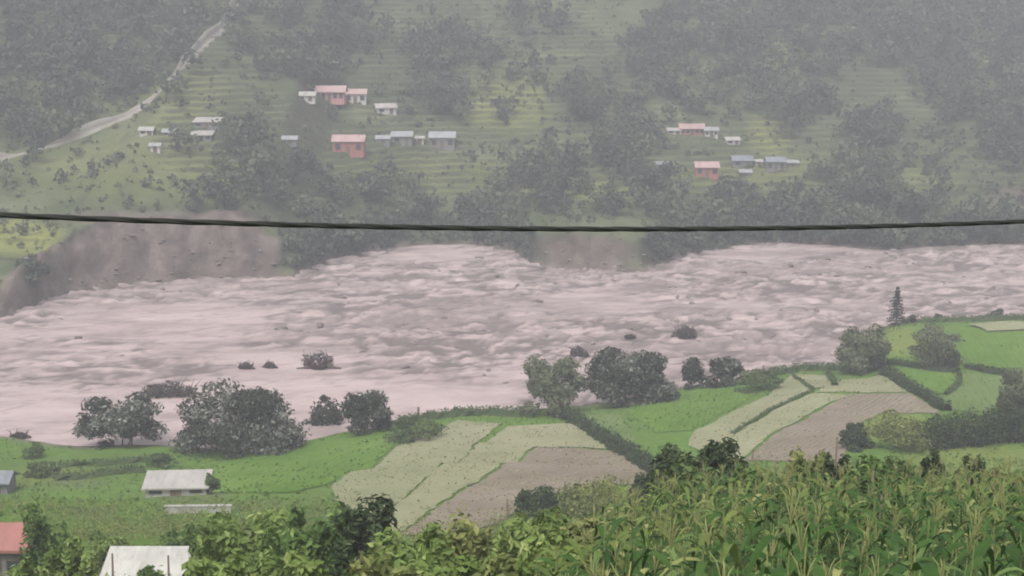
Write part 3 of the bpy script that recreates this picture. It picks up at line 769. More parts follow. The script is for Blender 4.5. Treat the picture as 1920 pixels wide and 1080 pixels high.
# ------------------------------------------------------------------ far hillside: woods
def woods():
    r = np.random.default_rng(41)
    n = 22500
    x = r.uniform(-210, 210, n); t = r.uniform(1.0, 205, n); t[:4000] = r.uniform(.5, 11, 4000); y = y_far(x) + t
    z = ground_z(x, y); u, v = project(x, y, z)
    pm = wood_mask(u, v - 8); cl = sstep(.45, .68, fbm(x * .045, y * .09, 201, 3))
    sc = (np.interp(x, *BANK) > 4) & (t < 13)
    small = r.random(n) < .68; small[:4000] |= r.random(4000) < .5
    keep = (r.random(n) < np.where(small, np.where(np.arange(n) < 4000, .6, .02 + .38 * cl + .35 * pm), .006 + .06 * cl + .8 * pm ** 1.15)) & ~sc
    # keep clear of the hamlets and the road
    for cu, cv, ru, rv in [(625, 185, 85, 30), (720, 208, 40, 22), (650, 275, 50, 32), (790, 265, 90, 28), (300, 252, 55, 32), (385, 246, 45, 28), (1300, 252, 70, 26), (1372, 268, 32, 18), (1325, 335, 50, 40), (1425, 318, 95, 34), (540, 265, 24, 14), (1240, 312, 24, 14)]:
        keep &= ((u - cu) / ru) ** 2 + ((v - cv - 6) / rv) ** 2 > 1
    keep &= road_clear(x, y) > np.where(vnoise(x * .09, y * .09, 7) > .46, 2.4, .4)
    keep &= (small | (road_clear(x, y + 5.5) > np.where(vnoise(x * .07, y * .07, 9) > .46, 4.0, 0)))
    x, y, z, small = x[keep], y[keep], z[keep], small[keep]
    Vs = []; tn = []; mtr = MB()
    kinds = {True: [], False: []}          # unit crowns, reused at other sizes and turns
    for sm in (True, False):
        for q in range(26):
            h = 1.0; w = r.uniform(.7, 1.2)
            lob = [(0, 0, .52, w * .36, w * .36, .36)] + [(r.normal() * w * .26, r.normal() * w * .26, r.uniform(.25, .85), w * .22, w * .22, r.uniform(.13, .22)) for _ in range(3 if sm else 6)]
            P, D, k = crown_points(lob, 30 if sm else 110, r, .15)
            V, Fq = leaf_quads(P, D + r.normal(size=D.shape) * .5 + [0, 0, .2], (.19 if sm else .098) * r.uniform(.6, 1.2, len(P)), .6, r)
            kinds[sm].append((V, r.random(len(P))))
    for i in range(len(x)):
        sm = bool(small[i]); h = r.uniform(.9, 2.9) if sm else r.uniform(4.0, 8.5)
        V, tt = kinds[sm][int(r.integers(26))]; a = r.uniform(0, 6.28); c, sn_ = math.cos(a), math.sin(a)
        Vs.append(np.column_stack([(V[:, 0] * c - V[:, 1] * sn_) * h + x[i], (V[:, 0] * sn_ + V[:, 1] * c) * h + y[i], V[:, 2] * h * r.uniform(.8, 1.15) + z[i]]))
        tn.append(np.clip(r.uniform(.05, .8) + .32 * tt, 0, 1))
        if not sm and y[i] - CAM[1] < 330: mtr.tube([(x[i], y[i], z[i] - .3), (x[i] + .1, y[i], z[i] + h * .6)], [h * .03, h * .012], 4)
    V = np.concatenate(Vs); tn = np.concatenate(tn)
    o = tag(link('woodland', np_mesh('woodland', V, np.arange(len(V)).reshape(-1, 4), tn), M['leaf_far']), 'hazy mass of trees and scrub covering the far hillside', 'woodland', kind='stuff')
    tag(mtr.build('trunks', M['bark'], o), kind='stuff')
    print('woods', len(x), len(V) // 4)

# ------------------------------------------------------------------ hillside road
road_px = [(-180, 345), (-60, 322), (0, 303), (80, 278), (140, 262), (190, 243), (235, 222), (268, 205), (300, 172), (335, 138), (368, 106), (395, 78), (414, 62), (440, 20), (470, -40)]
RP = np.array([hit_far(u, v)[:2] for u, v in road_px])
def road_clear(x, y):
    d = np.full(len(x), 1e9)
    for a, b in zip(RP[:-1], RP[1:]):
        ab = b - a; tt = np.clip(((x - a[0]) * ab[0] + (y - a[1]) * ab[1]) / (ab @ ab), 0, 1)
        d = np.minimum(d, np.hypot(x - a[0] - tt * ab[0], y - a[1] - tt * ab[1]))
    return d
def road():
    seg = np.linalg.norm(np.diff(RP, axis=0), axis=1); cum = np.concatenate([[0], np.cumsum(seg)])
    s = np.arange(0, cum[-1], 1.2); n = len(s)
    X = np.interp(s, cum, RP[:, 0]) ; Y = np.interp(s, cum, RP[:, 1])
    ker = np.ones(7) / 7
    Xp = np.convolve(np.pad(X, 3, 'edge'), ker, 'valid'); Yp = np.convolve(np.pad(Y, 3, 'edge'), ker, 'valid')
    tx, ty = np.gradient(Xp), np.gradient(Yp); l = np.hypot(tx, ty) + 1e-9; nx, ny = -ty / l, tx / l
    zc = ground_z(Xp, Yp); zc = np.convolve(np.pad(zc, 4, 'edge'), np.ones(9) / 9, 'valid')
    wv = .2 + .24 * vnoise(s * .12, s * 0, 5)
    cutw = 1.1 * sstep(.25, .8, vnoise(s * .07, s * 0 + 5, 15))
    prof = [(-1.9, -.9, 0), (-1.1, .2, 0), (0, .26, 0), (1.1, .24, 0), (1.6, .9, 1), (2.3, 2.0, 1), (3.2, 2.2, 1)]
    V = []
    for a, b, c in prof:
        zz = zc + b * (cutw if c else 1) + (.25 if c else 0)
        V.append(np.column_stack([Xp + nx * a * wv, Yp + ny * a * wv, zz]))
    V = np.stack(V, 1).reshape(-1, 3); k = len(prof)
    Fq = [(i * k + j, (i + 1) * k + j, (i + 1) * k + j + 1, i * k + j + 1) for i in range(n - 1) for j in range(k - 1)]
    M['road'] = field_mat('dirt_road', (.22, .2, .17), (.32, .3, .26), (.4, .375, .33))
    tag(link('road', np_mesh('road', V, np.array(Fq), None, True), M['road']), 'pale dirt road climbing the far hillside', kind='structure')
road()
woods()

def scrub():
    r = np.random.default_rng(43); n = 15000
    x = r.uniform(-230, 230, n); t = r.uniform(6, 215, n) ; y = y_far(x) + t; z = ground_z(x, y)
    m = fbm(x * .06, y * .11, 203, 3)
    ok = (r.random(n) < .3 + 1.2 * (m - .3)) & ~((np.interp(x, *BANK) > 4) & (t < 14)) & (road_clear(x, y) > 1.5)
    x, y, z = x[ok], y[ok], z[ok]; n = len(x); k = 11
    h = .35 + 1.1 * r.random(n) ** 2; w = h * r.uniform(.9, 1.9, n)
    P = r.normal(size=(n, k, 3)); P /= np.linalg.norm(P, axis=2)[..., None]; P[..., 2] = np.abs(P[..., 2])
    N = P + r.normal(size=P.shape) * .5 + [0, 0, .4]
    C = P * np.stack([w * .5, w * .5, h], -1)[:, None] * r.uniform(.5, 1, (n, k, 1)) + np.stack([x, y, z], -1)[:, None]
    V, Fq = leaf_quads(C.reshape(-1, 3), N.reshape(-1, 3), np.repeat(h * .42, k) * r.uniform(.6, 1.2, n * k), .6, r)
    tn = np.clip(np.repeat(r.random(n), k) * .8 + .25 * r.random(n * k), 0, 1)
    tag(link('scrub', np_mesh('scrub', V, Fq, tn), M['scrub']), 'low mottled scrub and rough growth between the terraces', 'scrub', kind='stuff')
scrub()
# single trees that stand out on the far hillside
hill_trees = [(482, 330, 70, 66, 'dark tree on the far bank under the yellow-green terrace'), (1030, 385, 92, 80, 'big dark tree low on the far slope, mid picture above the cable'), (820, 210, 84, 66, 'big dark hazy tree right of the upper white house, left hamlet'),
              (1085, 218, 62, 50, 'lone hazy tree on the terraces right of the left hamlet'), (1600, 402, 84, 84, 'tallest dark tree above the cable in the right part'), (1642, 275, 56, 44, 'lone dark tree on the terraces right of the right hamlet'),
              (1470, 238, 90, 74, 'wide dark tree above the grey roofs of the right hamlet'), (1700, 412, 60, 48, 'dark tree next to the tallest one above the cable'), (1228, 360, 70, 60, 'dark tree below the small grey hut of the right hamlet'),
              (590, 150, 66, 40, 'hazy tree behind the long red building of the left hamlet'), (60, 525, 60, 48, 'green tree on the eroded bank at the left edge'), (455, 268, 52, 60, 'dark tree beside the long grey sheds'),
              (1900, 290, 90, 66, 'dark hazy tree at the right edge of the far slope'), (700, 372, 84, 48, 'low dark tree below the red house of the left hamlet'), (1385, 372, 70, 44, 'low dark tree below the grey roofs of the right hamlet')]
for u, v, w, h, lab in hill_trees:
    b = hit_far(u, v); dep = (b - CAM) @ FWD
    tree('hillside_tree', lab, 'tree', b, w * dep / F, h * dep / F, 'leaf_far', nleaf=900, leaf=.5, nl=12, z0=.15, light=.05, group='trees standing out on the far hillside')

# ------------------------------------------------------------------ houses
M['white_wall'] = plain('white_wall', (.52, .505, .475), .12, 1.2)
M['red_wall'] = plain('red_wall', (.36, .15, .13), .2, 1.2)
M['pink_wall'] = plain('pink_wall', (.5, .26, .24), .2, 1.2)
M['grey_wall'] = plain('grey_wall', (.2, .2, .2), .2, 1.2)
M['tin_roof'] = plain('tin_roof', (.34, .35, .36), .2, .8, .5, .4)
M['pale_roof'] = plain('pale_roof', (.42, .4, .37), .15, .8, .6)
M['pink_roof'] = plain('pink_roof', (.48, .33, .32), .15, .8, .6)
M['white_roof'] = plain('white_roof', (.5, .49, .45), .2, 1.5, .6)
M['red_roof'] = plain('red_roof', (.36, .165, .14), .18, 1.5, .6)
M['blue_roof'] = plain('blue_roof', (.23, .25, .28), .2, .8, .5)
def roof_mat(name, c, pitch=5.0):
    k = NT(name); o = k.obj()
    w = k.n('ShaderNodeTexWave'); w.inputs['Scale'].default_value = pitch; k.l(o, w.inputs['Vector'])
    n = k.noise(.7, 6, .7, k.obj((1.0, .35, 1.0)), .3)
    col = k.ramp(n, [(.3, tuple(x * .72 for x in c)), (.52, c), (.72, tuple(min(1, x * 1.18) for x in c))])
    col = k.mix(k.val(k.noise(2.2, 5, .7, k.obj((1.5, .3, 1))), .56, .72, 0, .55), col, (.2, .13, .09))
    k.bump(w.outputs['Fac'], .5, .04)
    return k.done(col, .6, .3)
for nm in ('tin_roof', 'pale_roof', 'pink_roof', 'red_roof', 'blue_roof', 'white_roof'):
    e = M[nm].node_tree.nodes; c = [n for n in e if n.type == 'VALTORGB'][0].color_ramp.elements
    M[nm] = roof_mat(nm, tuple((c[0].color[i] + c[1].color[i]) / 2 for i in range(3)))
M['glass_dark'] = plain('glass_dark', (.05, .055, .06), .2, 2, .25, .5)
M['timber'] = plain('timber', (.16, .12, .09), .3, 5)
M['concrete'] = plain('concrete', (.4, .385, .36), .2, 1.5)
def house(name, label, base, w, h, wall, roof, d=None, rz=0.0, kind='gable', wins=2, cat='house', over=.35, rise=None, door=True, storeys=1):
    d = d or w * .7
    root = empty(name, base, rz)
    rise = rise if rise is not None else min(h * .35, d * .28)
    hw = h - rise
    m = MB()
    if kind == 'gable':
        V = [(-w/2, -d/2, -.7), (w/2, -d/2, -.7), (w/2, d/2, -.7), (-w/2, d/2, -.7), (-w/2, -d/2, hw), (w/2, -d/2, hw), (w/2, d/2, hw), (-w/2, d/2, hw), (-w/2, 0, h - .05), (w/2, 0, h - .05)]
        m.add(V, [(0, 1, 5, 4), (1, 2, 6, 5), (2, 3, 7, 6), (3, 0, 4, 7)], [(5, 6, 9), (7, 4, 8)])
    else:
        V = [(-w/2, -d/2, -.7), (w/2, -d/2, -.7), (w/2, d/2, -.7), (-w/2, d/2, -.7), (-w/2, -d/2, hw), (w/2, -d/2, hw), (w/2, d/2, h - .05), (-w/2, d/2, h - .05)]
        m.add(V, [(0, 1, 5, 4), (1, 2, 6, 5), (2, 3, 7, 6), (3, 0, 4, 7), (4, 5, 6, 7)])
    m.build('wall', M[wall], root)
    rf = MB(); th = .14
    def slab(y0, z0, y1, z1):
        x0, x1 = -w/2 - over, w/2 + over
        V = [(x0, y0, z0), (x1, y0, z0), (x1, y1, z1), (x0, y1, z1), (x0, y0, z0 + th), (x1, y0, z0 + th), (x1, y1, z1 + th), (x0, y1, z1 + th)]
        rf.add(V, [(3, 2, 1, 0), (4, 5, 6, 7), (0, 1, 5, 4), (1, 2, 6, 5), (2, 3, 7, 6), (3, 0, 4, 7)])
    if kind == 'gable':
        sl = rise / (d / 2)
        slab(-d/2 - over, hw - over * sl + .02, 0, h + .02); slab(0, h + .024, d/2 + over, hw - over * sl + .024)
    else:
        sl = rise / d
        slab(-d/2 - over, hw - over * sl + .02, d/2 + over, h + over * sl + .02)
    rf.build('roof', M[roof], root)
    fh = hw / storeys
    for s in range(storeys):
        n = wins
        xs = [(-w/2 + w * (i + .5) / n) for i in range(n)]
        for i, xx in enumerate(xs):
            if door and s == 0 and i == n // 2:
                MB().box(xx - .45, xx + .45, -d/2 - .05, -d/2 + .1, -.02, min(2.0, fh * .85)).build('door', M['timber'], root)
            else:
                ww = min(.55, w / n * .28)
                o = MB().box(xx - ww - .08, xx + ww + .08, -d/2 - .04, -d/2 + .1, s * fh + fh * .33, s * fh + fh * .82).build('window', M['timber'], root)
                MB().box(xx - ww, xx + ww, -d/2 - .07, -d/2 + .05, s * fh + fh * .37, s * fh + fh * .78).build('pane', M['glass_dark'], o)
    return tag(root, label, cat, 'houses of the far hillside hamlets' if base[1] > 230 else None)
def house_px(name, label, u0, u1, vt, vb, wall, roof, far=True, **kw):
    b = (hit_far if far else hit)((u0 + u1) / 2, vb); dep = (b - CAM) @ FWD
    w = (u1 - u0) * dep / F; h = (vb - vt) * dep / F * .92
    d = kw.pop('d', None) or min(w * .7, 4.5)
    b = np.array([b[0], b[1] + d / 2, b[2]])
    return house(name, label, b, w, h, wall, roof, d=d, **kw)
# left hamlet
house_px('house', 'small bright white house at the left end of the long red building, left hamlet', 557, 590, 172, 190, 'white_wall', 'pale_roof', wins=2)
house_px('long_house', 'long red building with pale roof in the left hamlet', 590, 645, 160, 191, 'pink_wall', 'pink_roof', wins=5, over=.5, storeys=1, cat='building')
house_px('house', 'white and pink house at the right end of the long red building, left hamlet', 647, 686, 166, 195, 'white_wall', 'pink_roof', wins=3)
house_px('house', 'white house standing alone below the long red building, left hamlet', 703, 740, 194, 214, 'white_wall', 'pale_roof', rz=.25, wins=2)
house_px('house', 'red walled house with pale pink roof at the foot of the left hamlet', 624, 682, 252, 290, 'red_wall', 'pink_roof', wins=3)
house_px('house', 'grey tin-roofed house between the red house and the tiny white hut, left hamlet', 735, 772, 246, 272, 'grey_wall', 'tin_roof', wins=2)
house_px('hut', 'tiny white hut between two tin-roofed houses, left hamlet', 780, 794, 255, 270, 'white_wall', 'pale_roof', wins=1, cat='hut')
house_px('house', 'grey tin-roofed house at the right end of the left hamlet', 806, 852, 246, 280, 'grey_wall', 'tin_roof', wins=3)
house_px('hut', 'small grey hut beside the red walled house, left hamlet', 706, 730, 254, 270, 'grey_wall', 'tin_roof', wins=1, cat='hut')
house_px('hut', 'lone grey hut in the slope left of the red walled house', 530, 556, 255, 270, 'grey_wall', 'tin_roof', wins=1, cat='hut')
house_px('house', 'small white house below the dirt road, left one of three', 262, 286, 238, 254, 'white_wall', 'pale_roof', wins=2)
house_px('house', 'small white house below the dirt road, right one of three', 306, 328, 242, 256, 'white_wall', 'tin_roof', wins=2)
house_px('house', 'small white house below the dirt road, lowest of three', 282, 300, 268, 286, 'white_wall', 'tin_roof', wins=1)
house_px('shed', 'long grey shed with pale roof, upper of the two by the road hamlet', 364, 410, 222, 240, 'grey_wall', 'pale_roof', wins=3, cat='shed', kind='mono')
house_px('shed', 'long grey shed with pale roof, lower of the two by the road hamlet', 358, 396, 247, 264, 'grey_wall', 'pale_roof', wins=3, cat='shed', kind='mono')
# right hamlet
house_px('house', 'small white house at the left end of the long red building, right hamlet', 1252, 1277, 240, 252, 'white_wall', 'pale_roof', wins=2)
house_px('long_house', 'long red building with pink roof in the right hamlet', 1276, 1320, 232, 254, 'red_wall', 'pink_roof', wins=5, over=.45, cat='building')
house_px('house', 'white house at the right end of the long red building, right hamlet', 1322, 1346, 238, 257, 'white_wall', 'tin_roof', wins=3)
house_px('house', 'white house standing alone below the long red building, right hamlet', 1360, 1386, 257, 271, 'white_wall', 'pale_roof', rz=.25, wins=2)
house_px('house', 'red walled house with pale pink roof at the foot of the right hamlet', 1305, 1347, 303, 332, 'red_wall', 'pink_roof', wins=3)
house_px('house', 'blue-grey roofed house right of the red house, right hamlet', 1374, 1410, 292, 314, 'grey_wall', 'blue_roof', wins=2)
house_px('hut', 'tiny white hut between two blue-grey roofs, right hamlet', 1417, 1430, 299, 310, 'white_wall', 'pale_roof', wins=1, cat='hut')
house_px('house', 'larger blue-grey roofed house right of the tiny white hut, right hamlet', 1438, 1472, 294, 322, 'grey_wall', 'blue_roof', wins=3)
house_px('hut', 'small grey hut just below the left blue-grey roof, right hamlet', 1388, 1408, 318, 330, 'grey_wall', 'tin_roof', wins=1, cat='hut')
house_px('hut', 'small grey hut at the far right end of the right hamlet row', 1478, 1496, 300, 313, 'grey_wall', 'tin_roof', wins=1, cat='hut')
house_px('hut', 'small grey hut left of the red house, right hamlet', 1230, 1252, 303, 316, 'grey_wall', 'tin_roof', wins=1, cat='hut')
# near buildings at the lower left
house_px('shed', 'long low pale-roofed shed in the left meadow', 272, 384, 900, 930, 'concrete', 'pale_roof', far=False, kind='mono', d=2.2, rise=.55, wins=3, cat='shed', over=.25, rz=.07)
b = hit(372, 962); dep = (b - CAM) @ FWD
root = empty('garden_wall', b, .03)
wl = 122 * dep / F
MB().box(-wl/2, wl/2, -.12, .12, -.6, .5).build('wall', M['concrete'], root)
MB().box(-wl/2 - .05, wl/2 + .05, -.17, .17, .503, .6).build('coping', M['pale_roof'], root)
tag(root, 'low pale wall in the grass in front of the long shed', 'wall')
def near_house(name, label, u0, u1, vt, depth, wall, roof, rise, kind, d, **kw):
    p = at_depth((u0 + u1) / 2, vt, depth); g = gz(p[0], p[1]); h = p[2] - g
    return house(name, label, (p[0], p[1], g), (u1 - u0) * depth / F, h, wall, roof, d=d, rise=rise, kind=kind, **kw)
near_house('house', 'white walled flat-roofed house at the bottom edge, left', 196, 362, 1056, 60, 'white_wall', 'white_roof', 1.0, 'mono', 2.6, wins=4, over=.15, storeys=1, door=False)
near_house('house', 'house with bright red roof cut by the left edge', -70, 56, 1004, 66, 'grey_wall', 'red_roof', .4, 'mono', 1.7, wins=3, over=.3)
house_px('shed', 'small dark shed with bluish roof cut by the left edge above the red roof', -70, 14, 888, 926, 'grey_wall', 'blue_roof', far=False, wins=2, cat='shed', d=2.4)

# ------------------------------------------------------------------ foreground planting
def on_ground(u, depth):
    """a place at this depth in the direction u"""
    x = (u - 960) / F * depth; y = depth
    for _ in range(6):
        z = gz(x, y); y = (depth - (z - CAM[2]) * FWD[2]) / FWD[1]
    return np.array([x, y, gz(x, y)])
front = [  # u, width px, v top, depth, material, leaf, count, label
 (470, 230, 938, 44, 'leaf_lime', .17, 2400, 'broad leafy green bush at the bottom, directly below the green meadow'),
 (600, 190, 927, 42, 'leaf_bright', .16, 2200, 'green bush at the bottom below the small earth scar'),
 (690, 110, 914, 40, 'leaf_dark', .14, 1500, 'dark leafy bush whose top reaches the corner of the straw field'),
 (400, 90, 965, 46, 'leaf_bright', .15, 1400, 'green bush at the bottom just right of the white house'),
 (95, 80, 925, 60, 'leaf_bright', .17, 1100, 'upright green bush between the red roof and the meadow'),
 (135, 80, 1004, 48, 'leaf_lime', .15, 1300, 'bright green bush at the bottom between the red roof and the white house'),
 (50, 70, 1036, 44, 'leaf_lime', .14, 900, 'bright leafy bush in front of the red-roofed house'),
 (285, 50, 1052, 50, 'leaf_bright', .13, 600, 'small bright bush against the front of the white house'),
 (545, 110, 985, 33, 'leaf_lime', .14, 1300, 'bright green bush at the bottom edge below the broad leafy bush'),
 (650, 120, 992, 31, 'leaf_dark', .13, 1400, 'dark bush near the bottom edge among yellowish plants'),
 (770, 170, 954, 30, 'leaf_lime', .14, 1700, 'bright leafy bush at the bottom, under the corner of the brown field'),
 (875, 140, 944, 34, 'leaf_yellow', .13, 1200, 'yellow-green bush at the bottom below the brown field'),
 (1000, 160, 956, 33, 'leaf_lime', .14, 1800, 'bright green bush at the bottom in front of the dark rounded bush'),
 (1100, 120, 972, 31, 'leaf_yellow', .13, 1200, 'yellow-green bush at the bottom next to the dark upright shrub'),
 (1185, 64, 966, 40, 'leaf_dark', .12, 1200, 'dark upright shrub standing below the shaggy bush clump'),
 (1270, 80, 978, 36, 'leaf_mid', .12, 1200, 'green bush between the dark upright shrub and the corn'),
 (1272, 110, 812, 43, 'leaf_dark', .12, 2400, 'dark leafy bush at the left end of the corn field'),
 (1345, 95, 804, 43, 'leaf_dark', .12, 2200, 'dark leafy bush rising over the corn, second from its left end'),
 (1320, 150, 856, 38, 'leaf_mid', .13, 2200, 'green bush in front of the two dark bushes at the corn edge'),
 (1405, 90, 866, 36, 'leaf_bright', .13, 1500, 'bright green climbing plant among the corn below the straw field'),
 (1505, 86, 828, 42, 'leaf_yellow', .12, 1500, 'yellow-green shrub among the corn tops by the ploughed field'),
 (1556, 50, 836, 40, 'leaf_dark', .11, 1000, 'narrow dark shrub round the tall stake in the corn'),
 (1610, 110, 836, 39, 'leaf_bright', .13, 2000, 'bright green climber heaped on the corn left of the yellow scrub'),
 (1672, 80, 842, 40, 'leaf_mid', .12, 1400, 'green shrub among the corn right of the bright climber'),
 (1742, 56, 830, 46, 'leaf_dark', .12, 1400, 'dark columnar shrub below the end of the clipped hedge'),
 (1808, 56, 842, 45, 'leaf_dark', .12, 1200, 'small dark round shrub below the clipped hedge'),
 (1880, 70, 862, 42, 'leaf_yellow', .12, 1200, 'yellow-green shrub in the corn near the right edge'),
 (215, 90, 992, 70, 'leaf_lime', .15, 1300, 'pale green leafy plant in the grass behind the white house, left one'),
 (345, 90, 978, 70, 'leaf_bright', .15, 1200, 'green leafy plant in the grass behind the white house, right one'),
 (420, 150, 1012, 30, 'leaf_lime', .13, 1500, 'pale green leafy plant at the bottom edge right of the white house'),
 (520, 130, 1024, 24, 'leaf_yellow', .11, 1400, 'yellowish leafy plant at the bottom edge under the broad bush'),
 (620, 140, 1030, 22, 'leaf_lime', .1, 1500, 'pale green leafy plant at the bottom edge under the dark bush'),
 (720, 150, 1012, 23, 'leaf_yellow', .1, 1600, 'yellowish leafy plant at the bottom edge under the straw field corner'),
 (830, 150, 1000, 24, 'leaf_lime', .1, 1700, 'pale green leafy plant at the bottom edge under the ploughed field'),
 (935, 140, 1008, 23, 'leaf_yellow', .1, 1600, 'yellowish leafy plant at the bottom edge below the dark rounded bush'),
 (1040, 140, 1004, 22, 'leaf_lime', .1, 1600, 'pale green leafy plant at the bottom edge beside the first maize'),
 (1130, 120, 1016, 21, 'leaf_yellow', .1, 1400, 'yellowish leafy plant among the first maize stems'),
 (1590, 90, 925, 26, 'leaf_bright', .1, 1500, 'bright green creeper covering maize, middle of the corn field'),
 (1450, 70, 925, 28, 'leaf_mid', .1, 1200, 'green creeper covering maize below the two dark bushes'),
]
for u, wpx, vt, depth, mat, leaf, cnt, lab in front:
    g = on_ground(u, depth); dep = (g - CAM) @ FWD
    top = at_depth(u, vt, dep)
    h = max(.8, top[2] - g[2]); w = wpx * dep / F
    tree('shrub', lab, 'shrub', g, w * 1.05, h, mat, nleaf=cnt, leaf=leaf, nl=18, z0=.25, light=.14, stems=3, rad=.018, parts=('stem', 'foliage'))

# maize: prototypes
def blade(r, L, wd, th, z, tip):
    n = 6; s = np.linspace(0, 1, n + 1)
    out = L * (s * .74); zz = z + L * (.68 * s - tip * s ** 2.3)
    wv = wd * np.array([.55, .9, 1, .95, .75, .45, .03])
    tw = r.normal() * .35 * s
    c, sn_ = math.cos(th), math.sin(th)
    ctr = np.column_stack([c * out, sn_ * out, zz])
    sd = np.column_stack([-sn_ * np.cos(tw), c * np.cos(tw), np.sin(tw) + .0])
    Vl = ctr - sd * wv[:, None] / 2; Vr = ctr + sd * wv[:, None] / 2; Vm = ctr - np.array([0, 0, .18]) * wv[:, None]
    V = np.stack([Vl, Vm, Vr], 1).reshape(-1, 3)
    Fq = [(3 * i + j, 3 * i + 3 + j, 3 * i + 4 + j, 3 * i + 1 + j) for i in range(n) for j in (0, 1)]
    return V, Fq
def maize_proto(seed):
    r = np.random.default_rng(seed)
    H = r.uniform(1.75, 2.15)
    lv = []
    for i in range(10):
        f = .12 + .86 * i / 9
        L = (.62 + .5 * math.sin(min(1, f * 1.02) * math.pi)) * r.uniform(.85, 1.2)
        th = (i % 2) * math.pi + r.normal() * .35 + seed
        V, Fq = blade(r, L, r.uniform(.08, .12), th, f * H * .92, r.uniform(.65, 1.25))
        lv.append((V, Fq, float(np.clip(.15 + .45 * r.random() + .4 * (r.random() < .25), 0, 1))))
    stalk = MB().tube([(0, 0, -.15), (.01, 0, H * .5), (0, .01, H * .97)], [.016, .013, .006], 6)
    tas = MB()
    for j in range(5):
        th = j * 1.3; ln = r.uniform(.14, .27); o = .0 if j == 0 else .4
        tas.tube([(0, 0, H - .03), (math.cos(th) * ln * o * .6, math.sin(th) * ln * o * .6, H + ln * .7), (math.cos(th) * ln * o * 1.2, math.sin(th) * ln * o * 1.2, H + ln)], [.005, .006, .003], 4)
    return H, lv, stalk, tas
protos = [maize_proto(100 + i) for i in range(6)]
rm = np.random.default_rng(55)
spots = []
for row in np.arange(8.6, 47, .8):
    for xx in np.arange(-8, 24, .43):
        x = xx + rm.normal() * .07; y = row + rm.normal() * .07 + .06 * xx
        z = gz(x, y); u, v = project(x, y, z + 2.0)
        lim = 1010 + 60 * float(sstep(16, 20, y)) + 30 * float(sstep(22, 30, y)) + 170 * float(sstep(34, 42, y)) + 90 * (vnoise(x * .6, y * .6, 3) - .5)
        if u < lim or u > 2350 or v > 1300: continue
        if rm.random() < .06: continue
        u0 = u
        hs = rm.uniform(.8, 1.16)
        if u < 1300: hs *= .86 + .14 * float(sstep(1000, 1320, u))
        spots.append((y, x, z, u, v, hs))
spots.sort(key=lambda s: s[0])
# leave out plants that would stand wholly below the frame
vis = [s for s in spots if s[4] < 1090 and 380 < s[3] < 1960]
print('maize', len(spots), len(vis))
near_ids = set(id(s) for s in vis[:300])
pm_ = []
for mi, mat in enumerate(('maize_green', 'maize_pale')):
    for k, (H, lv, st, ta) in enumerate(protos):
        pm_.append(dict(stalk=st.mesh('stalk', True), tassel=ta.mesh('tassel'), leaves=[np_mesh('leaf', V, np.array(Fq), np.full(len(Fq), t), True) for V, Fq, t in lv]))
        pm_[-1]['stalk'].materials.append(M['stalk']); pm_[-1]['tassel'].materials.append(M['tassel'])
        for me in pm_[-1]['leaves']: me.materials.append(M[mat])
restG, restP, restS = MB(), MB(), MB()
for s in spots:
    y, x, z, u, v, hs = s
    k = int(rm.integers(6)); a = rm.uniform(0, 6.28)
    pale = rm.random() < .04 + .34 * float(sstep(17, 28, y)) + .45 * float(sstep(1450, 1050, u))
    if id(s) in near_ids:
        root = empty('maize_plant', (x, y, z), a); root.scale = (1, 1, hs); root.rotation_euler = (rm.normal() * .07, rm.normal() * .07, a)
        pr = pm_[k + (6 if pale else 0)]
        for nm in ('stalk', 'tassel') if rm.random() < .42 else ('stalk',):
            o = bpy.data.objects.new(nm, pr[nm]); COL.objects.link(o); o.parent = root
        for me in pr['leaves']:
            o = bpy.data.objects.new('leaf', me); COL.objects.link(o); o.parent = root
        tag(root, 'tall maize plant with arching leaves in the front rows of the corn', 'maize plant', 'maize plants in the front rows')
    else:
        H, lv, st, ta = protos[k]; c, sn_ = math.cos(a), math.sin(a)
        def place(V):
            V = np.asarray(V, float).reshape(-1, 3)
            return np.column_stack([V[:, 0] * c - V[:, 1] * sn_ + x, V[:, 0] * sn_ + V[:, 1] * c + y, V[:, 2] * hs + z])
        tgt = restP if pale else restG
        for V, Fq, t in lv: tgt.add(place(V), Fq, None, t)
        if rm.random() < .5: restS.add(place(np.concatenate(ta.V)), np.concatenate(ta.F4))
        restS.add(place(np.concatenate(st.V)), np.concatenate(st.F4))
o = tag(restG.build('maize', M['maize_green'], None, True), 'rows of tall maize behind the front plants', 'maize', kind='stuff')
tag(restP.build('ripening_leaves', M['maize_pale'], o, True), kind='stuff')
tag(restS.build('tassels', M['tassel'], o), kind='stuff')

# leafy weeds between the bushes at the bottom and grass over the near bank
def weeds():
    r = np.random.default_rng(66)
    P = []; Nn = []; sz = []; tn = []
    yy = r.uniform(20, 100, 6000); xx = r.uniform(-.42, .42, 6000) * yy; zz = ground_z(xx, yy)
    uu, vv = project(xx, yy, zz + .6)
    sel = np.nonzero((uu < 1300) & (vv < 1180))[0][:2600]
    for P_ in BARE: sel = sel[~in_poly(xx[sel], yy[sel], P_)]
    for x, y, z in zip(xx[sel], yy[sel], zz[sel]):
        h = r.uniform(.5, 1.3); m = 26
        q = r.normal(size=(m, 3)) * [.28, .28, 0]; q[:, 2] = r.random(m) * h
        P.append(q + [x, y, z]); nn = r.normal(size=(m, 3)) * .5 + [0, 0, .8]; Nn.append(nn); sz.append(np.full(m, r.uniform(.06, .12)))
        tn.append(np.clip(r.uniform(.2, .8) + r.normal(size=m) * .15, 0, 1))
    P = np.concatenate(P); V, Fq = leaf_quads(P, np.concatenate(Nn), np.concatenate(sz), .45, r)
    tag(link('weeds', np_mesh('weeds', V, Fq, np.concatenate(tn)), M['leaf_yellow']), 'yellow-green weeds filling the slope below the viewer', 'weeds', kind='stuff')
weeds()
